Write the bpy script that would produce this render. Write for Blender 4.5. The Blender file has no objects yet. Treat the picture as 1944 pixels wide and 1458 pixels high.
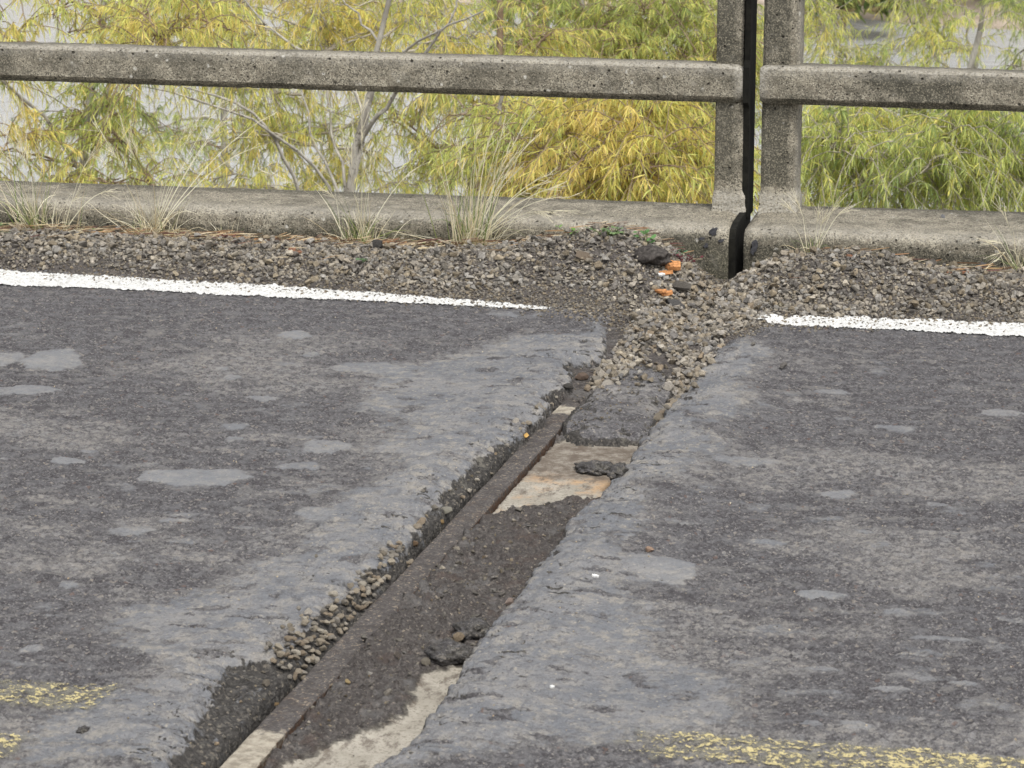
import bpy, bmesh, math, random
import numpy as np
from mathutils import Vector, Matrix

SC = bpy.context.scene
COL = SC.collection
# ------------------------------------------------------------------ camera, sky, sun, exposure
H = 1.8
PITCH, YAW, FPX = math.radians(13.82), math.radians(12.3), 5512.0
cam_d = bpy.data.cameras.new('camera')
cam = bpy.data.objects.new('camera', cam_d)
COL.objects.link(cam)
cam.location = (0, 0, H)
cam.rotation_euler = (math.pi / 2 - PITCH, 0, YAW)
cam_d.sensor_width = 36
cam_d.lens = FPX / 1944 * 36
cam_d.clip_start = 0.1
cam_d.clip_end = 3000
cam_d.dof.use_dof = True
cam_d.dof.focus_distance = 7.7
cam_d.dof.aperture_fstop = 17
SC.camera = cam

SUN_EL, SUN_AZ = math.radians(58), math.radians(150)      # azimuth from +Y, clockwise
world = bpy.data.worlds.new('World')
SC.world = world
world.use_nodes = True
wn, wl = world.node_tree.nodes, world.node_tree.links
wn.clear()
w_out = wn.new('ShaderNodeOutputWorld')
w_bg = wn.new('ShaderNodeBackground')
w_sky = wn.new('ShaderNodeTexSky')
w_sky.sky_type = 'NISHITA'
w_sky.sun_disc = False
w_sky.sun_elevation = SUN_EL
w_sky.sun_rotation = SUN_AZ
w_sky.dust_density = 3.0
w_hsv = wn.new('ShaderNodeHueSaturation')          # an overcast sky is almost grey
w_hsv.inputs['Saturation'].default_value = 0.16
w_bg.inputs['Strength'].default_value = 0.15
wl.new(w_sky.outputs[0], w_hsv.inputs['Color'])
wl.new(w_hsv.outputs[0], w_bg.inputs['Color'])
wl.new(w_bg.outputs[0], w_out.inputs['Surface'])

sun_d = bpy.data.lights.new('sun', 'SUN')
sun = bpy.data.objects.new('sun', sun_d)
COL.objects.link(sun)
sun_d.energy = 1.5
sun_d.angle = math.radians(14)
sun_d.color = (1.0, 0.965, 0.91)
to_sun = Vector((math.sin(SUN_AZ) * math.cos(SUN_EL), math.cos(SUN_AZ) * math.cos(SUN_EL), math.sin(SUN_EL)))
sun.rotation_euler = to_sun.to_track_quat('Z', 'Y').to_euler()
sun.location = (3, -5, 12)

SC.view_settings.view_transform = 'Standard'
SC.view_settings.look = 'None'
SC.view_settings.gamma = 1
SC.view_settings.use_curve_mapping = False
SC.view_settings.exposure = 0.5

# ------------------------------------------------------------------ helpers
_R = np.array([math.cos(YAW), math.sin(YAW), 0.])
_F = np.array([-math.sin(YAW) * math.cos(PITCH), math.cos(YAW) * math.cos(PITCH), -math.sin(PITCH)])
_U = np.cross(_R, _F)


def ray(px, py):
    return _F + _R * (px - 972) / FPX - _U * (py - 729) / FPX


def gnd(px, py, z=0.):
    v = ray(px, py)
    return v * ((z - H) / v[2]) + np.array([0, 0, H])


def at(px, py, Y):
    v = ray(px, py)
    return v * (Y / v[1]) + np.array([0, 0, H])


def tag(o, label=None, cat=None, group=None, kind=None):
    if label: o['label'] = label
    if cat: o['category'] = cat
    if group: o['group'] = group
    if kind: o['kind'] = kind
    return o


def empty(name, loc, label, cat, group=None):
    o = bpy.data.objects.new(name, None)
    COL.objects.link(o)
    o.location = loc
    o.empty_display_size = 0.1
    return tag(o, label, cat, group)


def link_mesh(name, me, mat=None, parent=None):
    o = bpy.data.objects.new(name, me)
    COL.objects.link(o)
    if mat and not me.materials: me.materials.append(mat)
    if parent is not None:
        o.parent = parent
        o.matrix_parent_inverse = Matrix.Translation(-Vector(parent.location))
    return o


def mesh_np(name, v, faces, smooth=True):
    """faces: int array (n,3) or (n,4)"""
    me = bpy.data.meshes.new(name)
    v = np.ascontiguousarray(v, dtype=np.float32)
    f = np.ascontiguousarray(faces, dtype=np.int32)
    n, k = f.shape
    me.vertices.add(len(v)); me.vertices.foreach_set('co', v.ravel())
    me.loops.add(n * k); me.loops.foreach_set('vertex_index', f.ravel())
    me.polygons.add(n)
    me.polygons.foreach_set('loop_start', np.arange(0, n * k, k, dtype=np.int32))
    me.polygons.foreach_set('loop_total', np.full(n, k, dtype=np.int32))
    me.polygons.foreach_set('use_smooth', np.full(n, smooth, dtype=bool))
    me.update(calc_edges=True)
    me.validate()
    return me


def add_col(me, name, rgb):
    a = me.color_attributes.new(name, 'FLOAT_COLOR', 'POINT')
    c = np.ones((len(me.vertices), 4), np.float32)
    c[:, :3] = rgb
    a.data.foreach_set('color', c.ravel())


# -------- numpy noise
def _hash(ix, iy, seed):
    h = (ix.astype(np.int64) * 374761393 + iy.astype(np.int64) * 668265263 + seed * 974634777) & 0xFFFFFFFF
    h = ((h ^ (h >> 13)) * 1274126177) & 0xFFFFFFFF
    return (h ^ (h >> 16)) & 0xFFFF


def pn(x, y, seed=0):
    """gradient noise, about -1..1"""
    x = np.asarray(x, float); y = np.asarray(y, float)
    ix, iy = np.floor(x), np.floor(y)
    fx, fy = x - ix, y - iy
    u = fx * fx * fx * (fx * (fx * 6 - 15) + 10)
    w = fy * fy * fy * (fy * (fy * 6 - 15) + 10)

    def g(dx, dy):
        a = _hash(ix + dx, iy + dy, seed) * (2 * np.pi / 65536)
        return np.cos(a) * (fx - dx) + np.sin(a) * (fy - dy)
    a, b, c, d = g(0, 0), g(1, 0), g(0, 1), g(1, 1)
    return 1.5 * ((a * (1 - u) + b * u) * (1 - w) + (c * (1 - u) + d * u) * w)


def fbm(x, y, oct=4, seed=0, gain=.5):
    s, a, t = 0., 1., 0.
    for i in range(oct):
        s = s + a * pn(x * 2 ** i + 17.3 * i, y * 2 ** i - 9.1 * i, seed + i)
        t += a; a *= gain
    return s / t


def sst(a, b, x):
    t = np.clip((x - a) / (b - a), 0, 1)
    return t * t * (3 - 2 * t)


def in_poly(poly, x, y):
    """signed-ish inside distance: + inside, - outside (metres)"""
    poly = np.asarray(poly)
    d2 = np.full(np.shape(x), 1e9)
    ins = np.zeros(np.shape(x), bool)
    for (ax, ay), (bx, by) in zip(poly, np.roll(poly, -1, 0)):
        ex, ey = bx - ax, by - ay
        t = np.clip(((x - ax) * ex + (y - ay) * ey) / (ex * ex + ey * ey + 1e-12), 0, 1)
        d2 = np.minimum(d2, (x - ax - t * ex) ** 2 + (y - ay - t * ey) ** 2)
        c = ((ay > y) != (by > y)) & (x < (bx - ax) * (y - ay) / (by - ay + 1e-12) + ax)
        ins ^= c
    return np.where(ins, 1, -1) * np.sqrt(d2)


# -------- node helpers
class NT:
    def __init__(s, name):
        s.m = bpy.data.materials.new(name); s.m.use_nodes = True
        s.t = s.m.node_tree; s.n = s.t.nodes; s.l = s.t.links
        s.b = s.n['Principled BSDF']; s.out = s.n['Material Output']
        s.co = s.n.new('ShaderNodeTexCoord').outputs['Object']

    def put(s, node, inp, v):
        if v is None: return
        i = node.inputs[inp]
        if hasattr(v, 'links'): s.l.new(v, i)
        else:
            if isinstance(v, (tuple, list)) and len(v) == 3 and i.type == 'RGBA': v = (*v, 1)
            i.default_value = v

    def noise(s, scale, detail=3, rough=.55, co=None, out=0, dist=0.):
        n = s.n.new('ShaderNodeTexNoise')
        s.put(n, 'Vector', co or s.co); s.put(n, 'Scale', scale); s.put(n, 'Detail', detail); s.put(n, 'Roughness', rough)
        s.put(n, 'Distortion', dist)
        return n.outputs[out]

    def vor(s, scale, co=None, out='Color', feature='F1', rnd=1.):
        n = s.n.new('ShaderNodeTexVoronoi'); n.feature = feature
        s.put(n, 'Vector', co or s.co); s.put(n, 'Scale', scale); s.put(n, 'Randomness', rnd)
        return n.outputs[out]

    def scaled(s, sc, co=None):
        n = s.n.new('ShaderNodeMapping'); s.put(n, 'Vector', co or s.co); s.put(n, 'Scale', sc)
        return n.outputs[0]

    def sep(s, c):
        n = s.n.new('ShaderNodeSeparateColor'); s.put(n, 0, c); return n.outputs

    def sepxyz(s, c):
        n = s.n.new('ShaderNodeSeparateXYZ'); s.put(n, 0, c); return n.outputs

    def math(s, op, a, b=None, c=None, clamp=False):
        n = s.n.new('ShaderNodeMath'); n.operation = op; n.use_clamp = clamp
        s.put(n, 0, a); s.put(n, 1, b); s.put(n, 2, c); return n.outputs[0]

    def map(s, v, a, b, c=0., d=1., smooth=True):
        n = s.n.new('ShaderNodeMapRange'); n.interpolation_type = 'SMOOTHSTEP' if smooth else 'LINEAR'
        for i, x in enumerate((v, a, b, c, d)): s.put(n, i, x)
        return n.outputs[0]

    def mix(s, f, a, b, mode='MIX'):
        n = s.n.new('ShaderNodeMix'); n.data_type = 'RGBA'; n.blend_type = mode
        s.put(n, 0, f); s.put(n, 6, a); s.put(n, 7, b); return n.outputs[2]

    def ramp(s, v, stops):
        n = s.n.new('ShaderNodeValToRGB'); e = n.color_ramp.elements
        while len(e) < len(stops): e.new(.5)
        for k, (p, c) in zip(e, stops):
            k.position = p; k.color = (*c, 1) if len(c) == 3 else c
        s.put(n, 0, v); return n.outputs[0]

    def attr(s, name):
        n = s.n.new('ShaderNodeAttribute'); n.attribute_name = name; return n.outputs['Color']

    def bump(s, h, dist, strength=1., normal=None):
        n = s.n.new('ShaderNodeBump'); s.put(n, 'Height', h); s.put(n, 'Distance', dist); s.put(n, 'Strength', strength)
        if normal: s.l.new(normal, n.inputs['Normal'])
        return n.outputs[0]

    def done(s, col, rough=.85, normal=None, spec=.3):
        s.put(s.b, 'Base Color', col); s.put(s.b, 'Roughness', rough); s.put(s.b, 'Specular IOR Level', spec)
        if normal: s.l.new(normal, s.b.inputs['Normal'])
        return s.m


# ------------------------------------------------------------------ materials
def mat_asphalt():
    t = NT('weathered_asphalt')
    m = t.sep(t.attr('m1')); smooth, dust, broken = m[0], m[1], m[2]
    n_f = t.noise(85, 5, .7); n_m = t.noise(20, 5, .65); n_l = t.noise(3.2, 3, .6); n_s = t.noise(46, 5, .72)
    vr = t.sep(t.vor(210)); v2 = t.sep(t.vor(110))
    # the rough open mix: dark binder, worn pale stone tops
    rough_c = t.ramp(vr[0], [(0, (.076, .071, .072)), (.45, (.114, .108, .109)), (.75, (.150, .144, .144)), (.90, (.215, .207, .20)), (.98, (.31, .29, .26))])
    rough_c = t.mix(t.math('MULTIPLY', t.map(n_f, .47, .60), .8), rough_c, (.060, .056, .058))
    rough_c = t.mix(t.math('MULTIPLY', t.map(n_m, .47, .66), .75), rough_c, (.178, .175, .175))
    rough_c = t.mix(t.math('MULTIPLY', t.map(n_s, .54, .66), .60), rough_c, (.20, .198, .198))
    n_x = t.noise(27, 4, .62, co=t.scaled((.55, 1, 1)))
    zone = t.map(n_l, .40, .62, .22, .85)
    rough_c = t.mix(t.math('MULTIPLY', t.map(n_x, .53, .60), t.math('MULTIPLY', zone, .8)), rough_c, t.mix(t.map(n_l, .4, .6), (.200, .200, .203), (.225, .215, .198)))
    rough_c = t.mix(t.math('MULTIPLY', t.map(n_x, .46, .40), t.math('MULTIPLY', zone, .55)), rough_c, (.066, .060, .062))
    rough_c = t.mix(t.math('MULTIPLY', t.map(v2[1], .965, .975), .7), rough_c, t.mix(t.map(v2[2], .8, .81), (.30, .27, .23), (.16, .11, .09)))
    film = t.math('ADD', t.math('MULTIPLY', t.map(n_l, .3, .7), .30), t.map(n_s, .44, .60))
    film = t.math('MULTIPLY', film, t.map(dust, .05, .85, 0., 1.))
    dust_c = t.mix(t.map(n_m, .35, .65), (.27, .265, .256), (.31, .29, .257))
    c = t.mix(t.math('MULTIPLY', t.math('MINIMUM', film, 1.), .85), rough_c, dust_c)
    # smooth bituminous patches, filmed with dust
    sm_c = t.mix(t.map(t.noise(6, 5, .65), .36, .66), (.165, .172, .181), (.24, .237, .23))
    sm_c = t.mix(t.math('MULTIPLY', t.map(t.noise(24, 5, .7), .46, .64), t.map(dust, 0., .6, .45, .95)), sm_c, (.305, .285, .245))
    sm_c = t.mix(t.math('MULTIPLY', t.map(n_s, .53, .62), .7), sm_c, (.118, .116, .118))
    sm_c = t.mix(t.math('MULTIPLY', t.map(t.noise(17, 6, .75, co=t.scaled((.7, 1, 1))), .56, .66), .5), sm_c, (.12, .118, .122))
    sm_c = t.mix(t.math('MULTIPLY', t.map(t.noise(150, 3, .65), .56, .68), .65), sm_c, (.105, .100, .100))
    sm_c = t.mix(t.math('MULTIPLY', t.map(vr[1], .972, .98), .7), sm_c, (.36, .33, .27))
    m3 = t.sep(t.attr('m3'))
    sm_c = t.mix(t.math('MULTIPLY', m3[0], .42), sm_c, t.mix(t.map(n_m, .4, .6), (.255, .262, .264), (.29, .286, .274)))
    sth = t.math('ADD', smooth, t.math('MULTIPLY', t.math('SUBTRACT', t.noise(34, 6, .78), .5), t.math('SUBTRACT', 1.6, t.math('MULTIPLY', m3[0], .75))))
    sth = t.map(sth, .30, .70)
    c = t.mix(t.math('MULTIPLY', sth, .92), c, sm_c)
    c = t.mix(1., c, (.978, .976, 1.0), 'MULTIPLY')
    # fresh broken edges
    bth = t.map(t.math('ADD', broken, t.math('MULTIPLY', t.math('SUBTRACT', t.noise(60, 5, .75), .5), 1.1)), .34, .66)
    br_c = t.ramp(t.sep(t.vor(190))[0], [(0, (.038, .035, .032)), (.6, (.066, .061, .056)), (.9, (.105, .097, .087)), (.99, (.20, .175, .14))])
    br_c = t.mix(t.math('MULTIPLY', t.map(t.noise(24, 5, .72), .56, .68), .7), br_c, (.185, .172, .145))
    br_c = t.mix(t.math('MULTIPLY', t.map(t.noise(55, 5, .75), .46, .36), .8), br_c, (.022, .020, .018))
    c = t.mix(bth, c, br_c)
    h = t.math('ADD', t.math('MULTIPLY', t.vor(150, out='Distance'), -.7), t.math('MULTIPLY', n_f, 1.6))
    h = t.math('ADD', h, t.math('MULTIPLY', t.noise(240, 3, .7), .6))
    st = t.math('SUBTRACT', 1., t.math('MULTIPLY', sth, .42))
    st = t.math('MAXIMUM', st, bth)
    nrm = t.bump(t.math('MULTIPLY', h, st), .0055, 1.)
    return t.done(c, t.math('SUBTRACT', .92, t.math('MULTIPLY', sth, .16)), nrm, .3)


def mat_bed():
    t = NT('dirty_concrete_bed')
    m = t.sep(t.attr('m2')); conc, rust, dirt = m[0], m[1], m[2]
    n_f = t.noise(70, 4, .65); n_m = t.noise(14, 4, .6)
    vr = t.sep(t.vor(230))
    dirt_c = t.ramp(vr[0], [(0, (.072, .063, .059)), (.5, (.118, .106, .099)), (.8, (.155, .141, .131)), (.96, (.20, .178, .155)), (.99, (.34, .29, .23))])
    dirt_c = t.mix(t.map(n_f, .40, .66), dirt_c, (.088, .078, .073))
    dirt_c = t.mix(t.math('MULTIPLY', t.map(n_m, .52, .68), .7), dirt_c, (.185, .178, .172))
    cc = t.mix(t.map(n_m, .35, .65), (.385, .355, .30), (.30, .275, .228))
    cc = t.mix(t.map(t.noise(180, 3, .6), .52, .70), cc, (.19, .165, .13))
    cc = t.mix(t.math('MULTIPLY', t.map(t.noise(9, 5, .7), .46, .68), t.math('MULTIPLY', rust, .8)), cc, (.50, .32, .17))
    st = t.map(t.noise(t_s := 20, 5, .72, co=t.scaled((1.6, .8, 1))), .50, .66)
    cc = t.mix(t.math('MULTIPLY', st, .8), cc, (.11, .088, .07))
    cc = t.mix(t.math('MULTIPLY', dirt, t.map(t.noise(30, 5, .75), .34, .62, .35, .95)), cc, (.115, .09, .07))
    k = t.map(t.math('ADD', conc, t.math('MULTIPLY', t.math('SUBTRACT', t.noise(48, 6, .75), .5), 1.3)), .26, .74)
    c = t.mix(k, dirt_c, cc)
    cr = t.noise(34, 6, .78)
    c = t.mix(t.math('MULTIPLY', t.math('MULTIPLY', t.map(cr, .46, .36), .75), t.math('SUBTRACT', 1., k)), c, (.034, .028, .025))
    c = t.mix(t.math('MULTIPLY', t.math('MULTIPLY', t.map(t.noise(11, 4, .7), .52, .68), .6), t.math('SUBTRACT', 1., k)), c, (.115, .085, .072))
    h = t.math('ADD', t.math('MULTIPLY', t.vor(130, out='Distance'), -.6), t.math('ADD', t.math('MULTIPLY', n_f, 1.5), t.math('MULTIPLY', cr, 3.)))
    nrm = t.bump(t.math('MULTIPLY', h, t.math('SUBTRACT', 1., t.math('MULTIPLY', k, .85))), .006)
    return t.done(c, .92, nrm, .25)


def mat_soil():
    t = NT('gutter_soil')
    vr = t.sep(t.vor(150))
    c = t.ramp(vr[0], [(0, (.055, .048, .044)), (.5, (.085, .075, .069)), (.8, (.125, .112, .10)), (.95, (.19, .165, .14))])
    c = t.mix(t.map(t.noise(12, 4), .42, .62), c, (.10, .09, .084))
    h = t.math('ADD', t.math('MULTIPLY', t.vor(150, out='Distance'), -.9), t.noise(80, 4, .7))
    return t.done(c, .95, t.bump(h, .006), .2)


def mat_concrete(name='weathered_concrete', stain=1., light=(.335, .303, .235)):
    t = NT(name)
    xyz = t.sepxyz(t.co)
    n_l = t.noise(3.2, 6, .65); n_m = t.noise(15, 5, .65)
    vr = t.sep(t.vor(300)); vr2 = t.sep(t.vor(110))
    c = t.mix(t.map(n_m, .35, .68), light, tuple(x * .68 for x in light))
    c = t.mix(t.math('MULTIPLY', t.map(vr[0], .80, .86), .8), c, (.48, .44, .35))            # pale grit
    c = t.mix(t.math('MULTIPLY', t.map(vr[1], .66, .74), .85), c, (.085, .078, .064))   # dark grit
    c = t.mix(t.math('MULTIPLY', t.map(vr2[2], .90, .93), .8), c, (.20, .175, .135))
    # algae and soot blotches
    alg = t.map(t.math('ADD', n_l, t.math('MULTIPLY', t.math('SUBTRACT', n_m, .5), .9)), .40, .74)
    grime = t.mix(t.map(vr[2], .70, .78), (.085, .079, .062), (.24, .215, .165))
    c = t.mix(t.math('MULTIPLY', alg, .84 * stain), c, grime)
    # the attribute carries grown-in stain (lower kerb face, post fronts), painted rail shade, bare grout, paler edges and sides
    a = t.sep(t.attr('st'))
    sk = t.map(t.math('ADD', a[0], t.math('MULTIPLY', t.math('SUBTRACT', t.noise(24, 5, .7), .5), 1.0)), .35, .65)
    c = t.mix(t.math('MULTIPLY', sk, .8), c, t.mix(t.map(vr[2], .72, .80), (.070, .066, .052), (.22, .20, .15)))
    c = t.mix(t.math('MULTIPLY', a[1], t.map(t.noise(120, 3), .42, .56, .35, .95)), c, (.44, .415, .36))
    c = t.mix(t.math('MULTIPLY', a[2], t.map(t.noise(30, 4, .7), .35, .6, .2, .9)), c, (.095, .112, .045))
    lich = t.math('MULTIPLY', t.map(t.vor(30, out='Distance'), .10, .26, 1., 0.), t.map(t.sep(t.vor(30))[1], .86, .88))
    c = t.mix(t.math('MULTIPLY', lich, t.map(t.noise(90, 4, .7), .40, .58)), c, (.58, .56, .50))
    c = t.mix(t.math('MULTIPLY', t.map(t.noise(8, 6, .75), .56, .72), .55), c, (.40, .375, .315))
    pits = t.vor(44, out='Distance')
    pit = t.math('MULTIPLY', t.map(pits, .10, .24, 1., 0.), t.map(t.sep(t.vor(44))[0], .76, .80))
    pit = t.math('MAXIMUM', pit, t.math('MULTIPLY', t.map(t.vor(120, out='Distance'), .16, .30, 1., 0.), t.map(t.sep(t.vor(120))[0], .86, .88)))
    c = t.mix(t.math('MULTIPLY', pit, .85), c, (.035, .031, .026))
    h = t.math('ADD', t.math('MULTIPLY', t.noise(150, 4, .7), 1.), t.math('MULTIPLY', pit, -2.2))
    h = t.math('ADD', h, t.math('MULTIPLY', t.noise(28, 4, .6), 1.6))
    return t.done(c, .92, t.bump(h, .004), .2)


def mat_stone(name, stops, attr='sc'):
    t = NT(name)
    c = t.attr(attr)
    k = t.noise(110, 4, .7)
    c = t.mix(t.map(k, .35, .7), t.mix(1., c, (.62, .62, .62), 'MULTIPLY'), c)
    c = t.mix(t.map(t.noise(60, 3), .58, .7), c, (.06, .052, .045))
    return t.done(c, .9, t.bump(t.noise(200, 4, .7), .003), .25)


def mat_flat(name, col, rough=.85, var=.25, scale=60, spec=.25):
    t = NT(name)
    k = t.noise(scale, 4, .65)
    c = t.mix(t.map(k, .3, .7), tuple(x * (1 - var) for x in col), tuple(min(1, x * (1 + var)) for x in col))
    return t.done(c, rough, t.bump(k, .002), spec)


def mat_attr_leaf(name, attr='lc', trans=.35, rough=.55):
    t = NT(name)
    c = t.attr(attr)
    t.done(c, rough, None, .3)
    tr = t.n.new('ShaderNodeBsdfTranslucent'); t.put(tr, 'Color', c)
    mx = t.n.new('ShaderNodeMixShader'); t.put(mx, 0, trans)
    t.l.new(t.b.outputs[0], mx.inputs[1]); t.l.new(tr.outputs[0], mx.inputs[2])
    t.l.new(mx.outputs[0], t.out.inputs['Surface'])
    return t.m


def mat_paint(name, col, grey):
    t = NT(name)
    k = t.noise(90, 5, .7)
    c = t.mix(t.math('MULTIPLY', t.map(k, .50, .68), .8), col, grey)
    return t.done(c, .7, t.bump(t.noise(140, 3, .7), .002), .3)


def mat_steel():
    t = NT('rusty_dirty_steel')
    a = t.sep(t.attr('m2'))
    vr = t.sep(t.vor(240))
    c = t.ramp(vr[0], [(0, (.062, .055, .052)), (.6, (.096, .086, .081)), (.9, (.135, .12, .108)), (.99, (.28, .23, .17))])
    c = t.mix(t.math('MULTIPLY', t.map(t.noise(18, 4, .7), .54, .70), .45), c, (.115, .08, .058))
    pale = t.mix(t.map(t.noise(40, 4, .7), .4, .62), (.40, .36, .29), (.24, .21, .165))
    c = t.mix(t.math('MULTIPLY', t.map(t.noise(26, 5, .72), .48, .60), .6), c, (.050, .043, .040))
    k = t.map(t.math('ADD', a[0], t.math('MULTIPLY', t.math('SUBTRACT', t.noise(45, 5, .7), .5), .9)), .38, .62)
    c = t.mix(k, c, pale)
    rr = t.map(t.math('ADD', a[1], t.math('MULTIPLY', t.math('SUBTRACT', t.noise(60, 5, .7), .5), 1.)), .4, .65)
    c = t.mix(t.math('MULTIPLY', rr, .9), c, (.105, .058, .034))
    h = t.math('ADD', t.noise(90, 4, .7), t.math('MULTIPLY', t.vor(160, out='Distance'), -.5))
    return t.done(c, .85, t.bump(h, .004), .3)


M_ASPH, M_BED, M_SOIL = mat_asphalt(), mat_bed(), mat_soil()
M_CONC = mat_concrete()
M_STEEL = mat_steel()
M_STONE = mat_stone('crushed_stone', None)
M_WHITE = mat_paint('worn_white_paint', (.72, .72, .70), (.34, .33, .32))
M_YELLOW = mat_paint('worn_yellow_paint', (.58, .50, .24), (.36, .33, .22))
M_LEAF = mat_attr_leaf('willow_leaf', 'lc', .45)
M_GRASS = mat_attr_leaf('dry_grass', 'lc', .25, .7)
M_WEED = mat_attr_leaf('weed_leaf', 'lc', .3, .5)
M_WOOD = mat_flat('orange_wood', (.54, .25, .10), .8, .35, 90)
M_WOODB = mat_flat('brown_wood', (.22, .11, .065), .85, .35, 90)
M_CLOD = mat_flat('asphalt_clod', (.062, .055, .05), .95, .55, 90)


def mat_bark(name, a, b):
    t = NT(name)
    n = t.noise(14, 5, .65, co=t.scaled((1, 1, .35)))
    c = t.mix(t.map(n, .38, .62), a, b)
    c = t.mix(t.map(t.noise(50, 3, .6), .58, .7), c, (.07, .06, .05))
    return t.done(c, .9, t.bump(n, .02), .2)


M_BARK = mat_bark('grey_willow_bark', (.44, .415, .37), (.27, .25, .22))
M_BARK2 = mat_bark('brown_twig_bark', (.34, .26, .18), (.24, .17, .12))

M_TWIG = mat_bark('pale_twig_bark', (.46, .42, .35), (.34, .30, .24))

# ------------------------------------------------------------------ road surface as a height field
P2 = lambda pts, z=0.: np.array([gnd(a, b, z)[:2] for a, b in pts])
LEDGE = P2([(300, 1500), (336, 1451), (354, 1422), (404, 1321), (448, 1262), (528, 1250), (530, 1228), (574, 1188), (610, 1145), (664, 1123), (689, 1084),
            (739, 1069), (755, 1040), (790, 1000), (850, 936), (912, 871), (949, 841), (989, 825), (1026, 788), (1047, 742), (1088, 730), (1078, 695),
            (1082, 682), (1146, 678), (1150, 640), (1150, 612)])
REDGE = P2([(690, 1480), (707, 1456), (764, 1426), (804, 1375), (851, 1314), (883, 1256), (919, 1202), (973, 1141), (1017, 1081), (1041, 1050), (1072, 1026),
            (1075, 989), (1140, 942), (1168, 902), (1193, 878), (1205, 850), (1233, 819), (1264, 779), (1313, 733), (1356, 668), (1387, 643), (1410, 612)])
BARL = P2([(431, 1449), (530, 1332), (707, 1148), (782, 1058), (850, 992), (912, 927), (986, 850), (1029, 803), (1066, 770)], -.03)
BARR = P2([(501, 1449), (566, 1372), (631, 1292), (714, 1195), (804, 1098), (883, 1012), (927, 973), (989, 902), (1047, 840), (1081, 788)], -.03)
P_TAN = P2([(915, 985), (1047, 842), (1110, 830), (1240, 828), (1225, 855), (1210, 885), (1185, 915), (1160, 945), (1060, 953), (1000, 962)], -.035)
P_PALE = P2([(795, 1290), (900, 1255), (875, 1315), (825, 1375), (785, 1425), (725, 1470), (500, 1470), (560, 1440), (600, 1425), (690, 1395), (765, 1355), (775, 1330)], -.035)
P_REM = P2([(1072, 800), (1090, 770), (1140, 725), (1190, 690), (1225, 685), (1262, 700), (1280, 740), (1262, 772), (1240, 800), (1245, 826), (1110, 826), (1070, 812)], -.01)
# smooth bituminous areas traced on the ground (metres)
P_SML = P2([(340, 1452), (60, 1440), (90, 1385), (190, 1345), (330, 1290), (300, 1235), (200, 1190), (230, 1160), (420, 1120), (560, 1050), (640, 1000), (600, 975), (700, 940),
            (780, 890), (720, 860), (800, 800), (700, 765), (740, 705), (880, 672), (1000, 640), (1130, 640), (1150, 690), (1080, 720), (1030, 790), (930, 860), (760, 1040), (600, 1160), (440, 1300)])
P_SMR = P2([(1410, 640), (1460, 690), (1400, 730), (1430, 775), (1330, 815), (1400, 868), (1300, 890), (1210, 930), (1230, 975), (1200, 1010), (1180, 1060), (1330, 1085), (1180, 1120),
            (1230, 1180), (1240, 1250), (1400, 1290), (1420, 1370), (1180, 1400), (1000, 1420), (800, 1458), (700, 1490), (760, 1430), (880, 1250), (1010, 1090), (1080, 1000), (1150, 930), (1240, 810), (1350, 680)])
P_DIRTL = P2([(0, 1335), (250, 1360), (420, 1330), (300, 1400), (120, 1380)])
BLOB = [(100, 685, 60, 20), (10, 682, 40, 12), (60, 742, 58, 8), (-10, 745, 50, 9), (370, 908, 100, 19), (125, 876, 30, 7), (560, 637, 33, 8), (497, 757, 37, 5),
        (440, 717, 22, 5), (590, 675, 18, 5), (445, 812, 28, 7), (445, 836, 18, 6), (170, 858, 20, 3), (600, 980, 45, 13), (620, 850, 60, 12), (570, 887, 50, 8),
        (1590, 940, 32, 8), (1555, 1130, 42, 9), (1705, 1165, 30, 8), (1260, 1085, 72, 24), (1625, 1380, 38, 8), (1540, 1377, 25, 6), (1420, 880, 72, 9), (1900, 785, 42, 8),
        (1460, 1030, 32, 6), (1700, 813, 45, 6), (130, 1112, 24, 6), (60, 1235, 26, 7), (1690, 1310, 40, 6), (980, 596, 60, 8), (1790, 1215, 60, 6), (420, 700, 16, 4), (1640, 1010, 20, 4),
        (700, 700, 90, 10), (250, 1010, 50, 10), (330, 990, 30, 5), (1560, 1270, 34, 6), (1830, 1300, 30, 6), (1780, 960, 24, 4), (1580, 745, 40, 5)]
BLOBM = []
for a, b, rx, ry in BLOB:
    g = gnd(a, b); R = np.linalg.norm(g - np.array([0, 0, H]))
    BLOBM.append((g[0], g[1], rx * R / FPX, ry * R * R / FPX / H))


def edge_x(E, y):
    o = np.argsort(E[:, 1], kind='stable')
    return np.interp(y, E[o, 1], E[o, 0])


def soil_h(x, y):
    """height of the gravel and dirt heaped against the kerb"""
    base = .052 * sst(8.16, 8.48, y) * (1 - .5 * sst(8.55, 8.72, y))
    lm = .072 * np.exp(-((x + 1.55) / .185) ** 2 - ((np.minimum(y, 8.52) - 8.52) / .20) ** 2)
    lm2 = .03 * np.exp(-((x + 1.75) / .3) ** 2 - ((y - 8.5) / .14) ** 2)
    rm = .062 * np.exp(-((x + .82) / .22) ** 2 - ((y - 8.46) / .17) ** 2)
    cut = np.exp(-((x - (-1.235 + .02 * np.sin(y * 9))) / .085) ** 2) * sst(7.3, 8.0, y)
    h = base + lm + lm2 + rm + .010 * fbm(x * 7, y * 7, 3, 40)
    return h * (1 - .95 * cut) - .035 * cut


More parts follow.
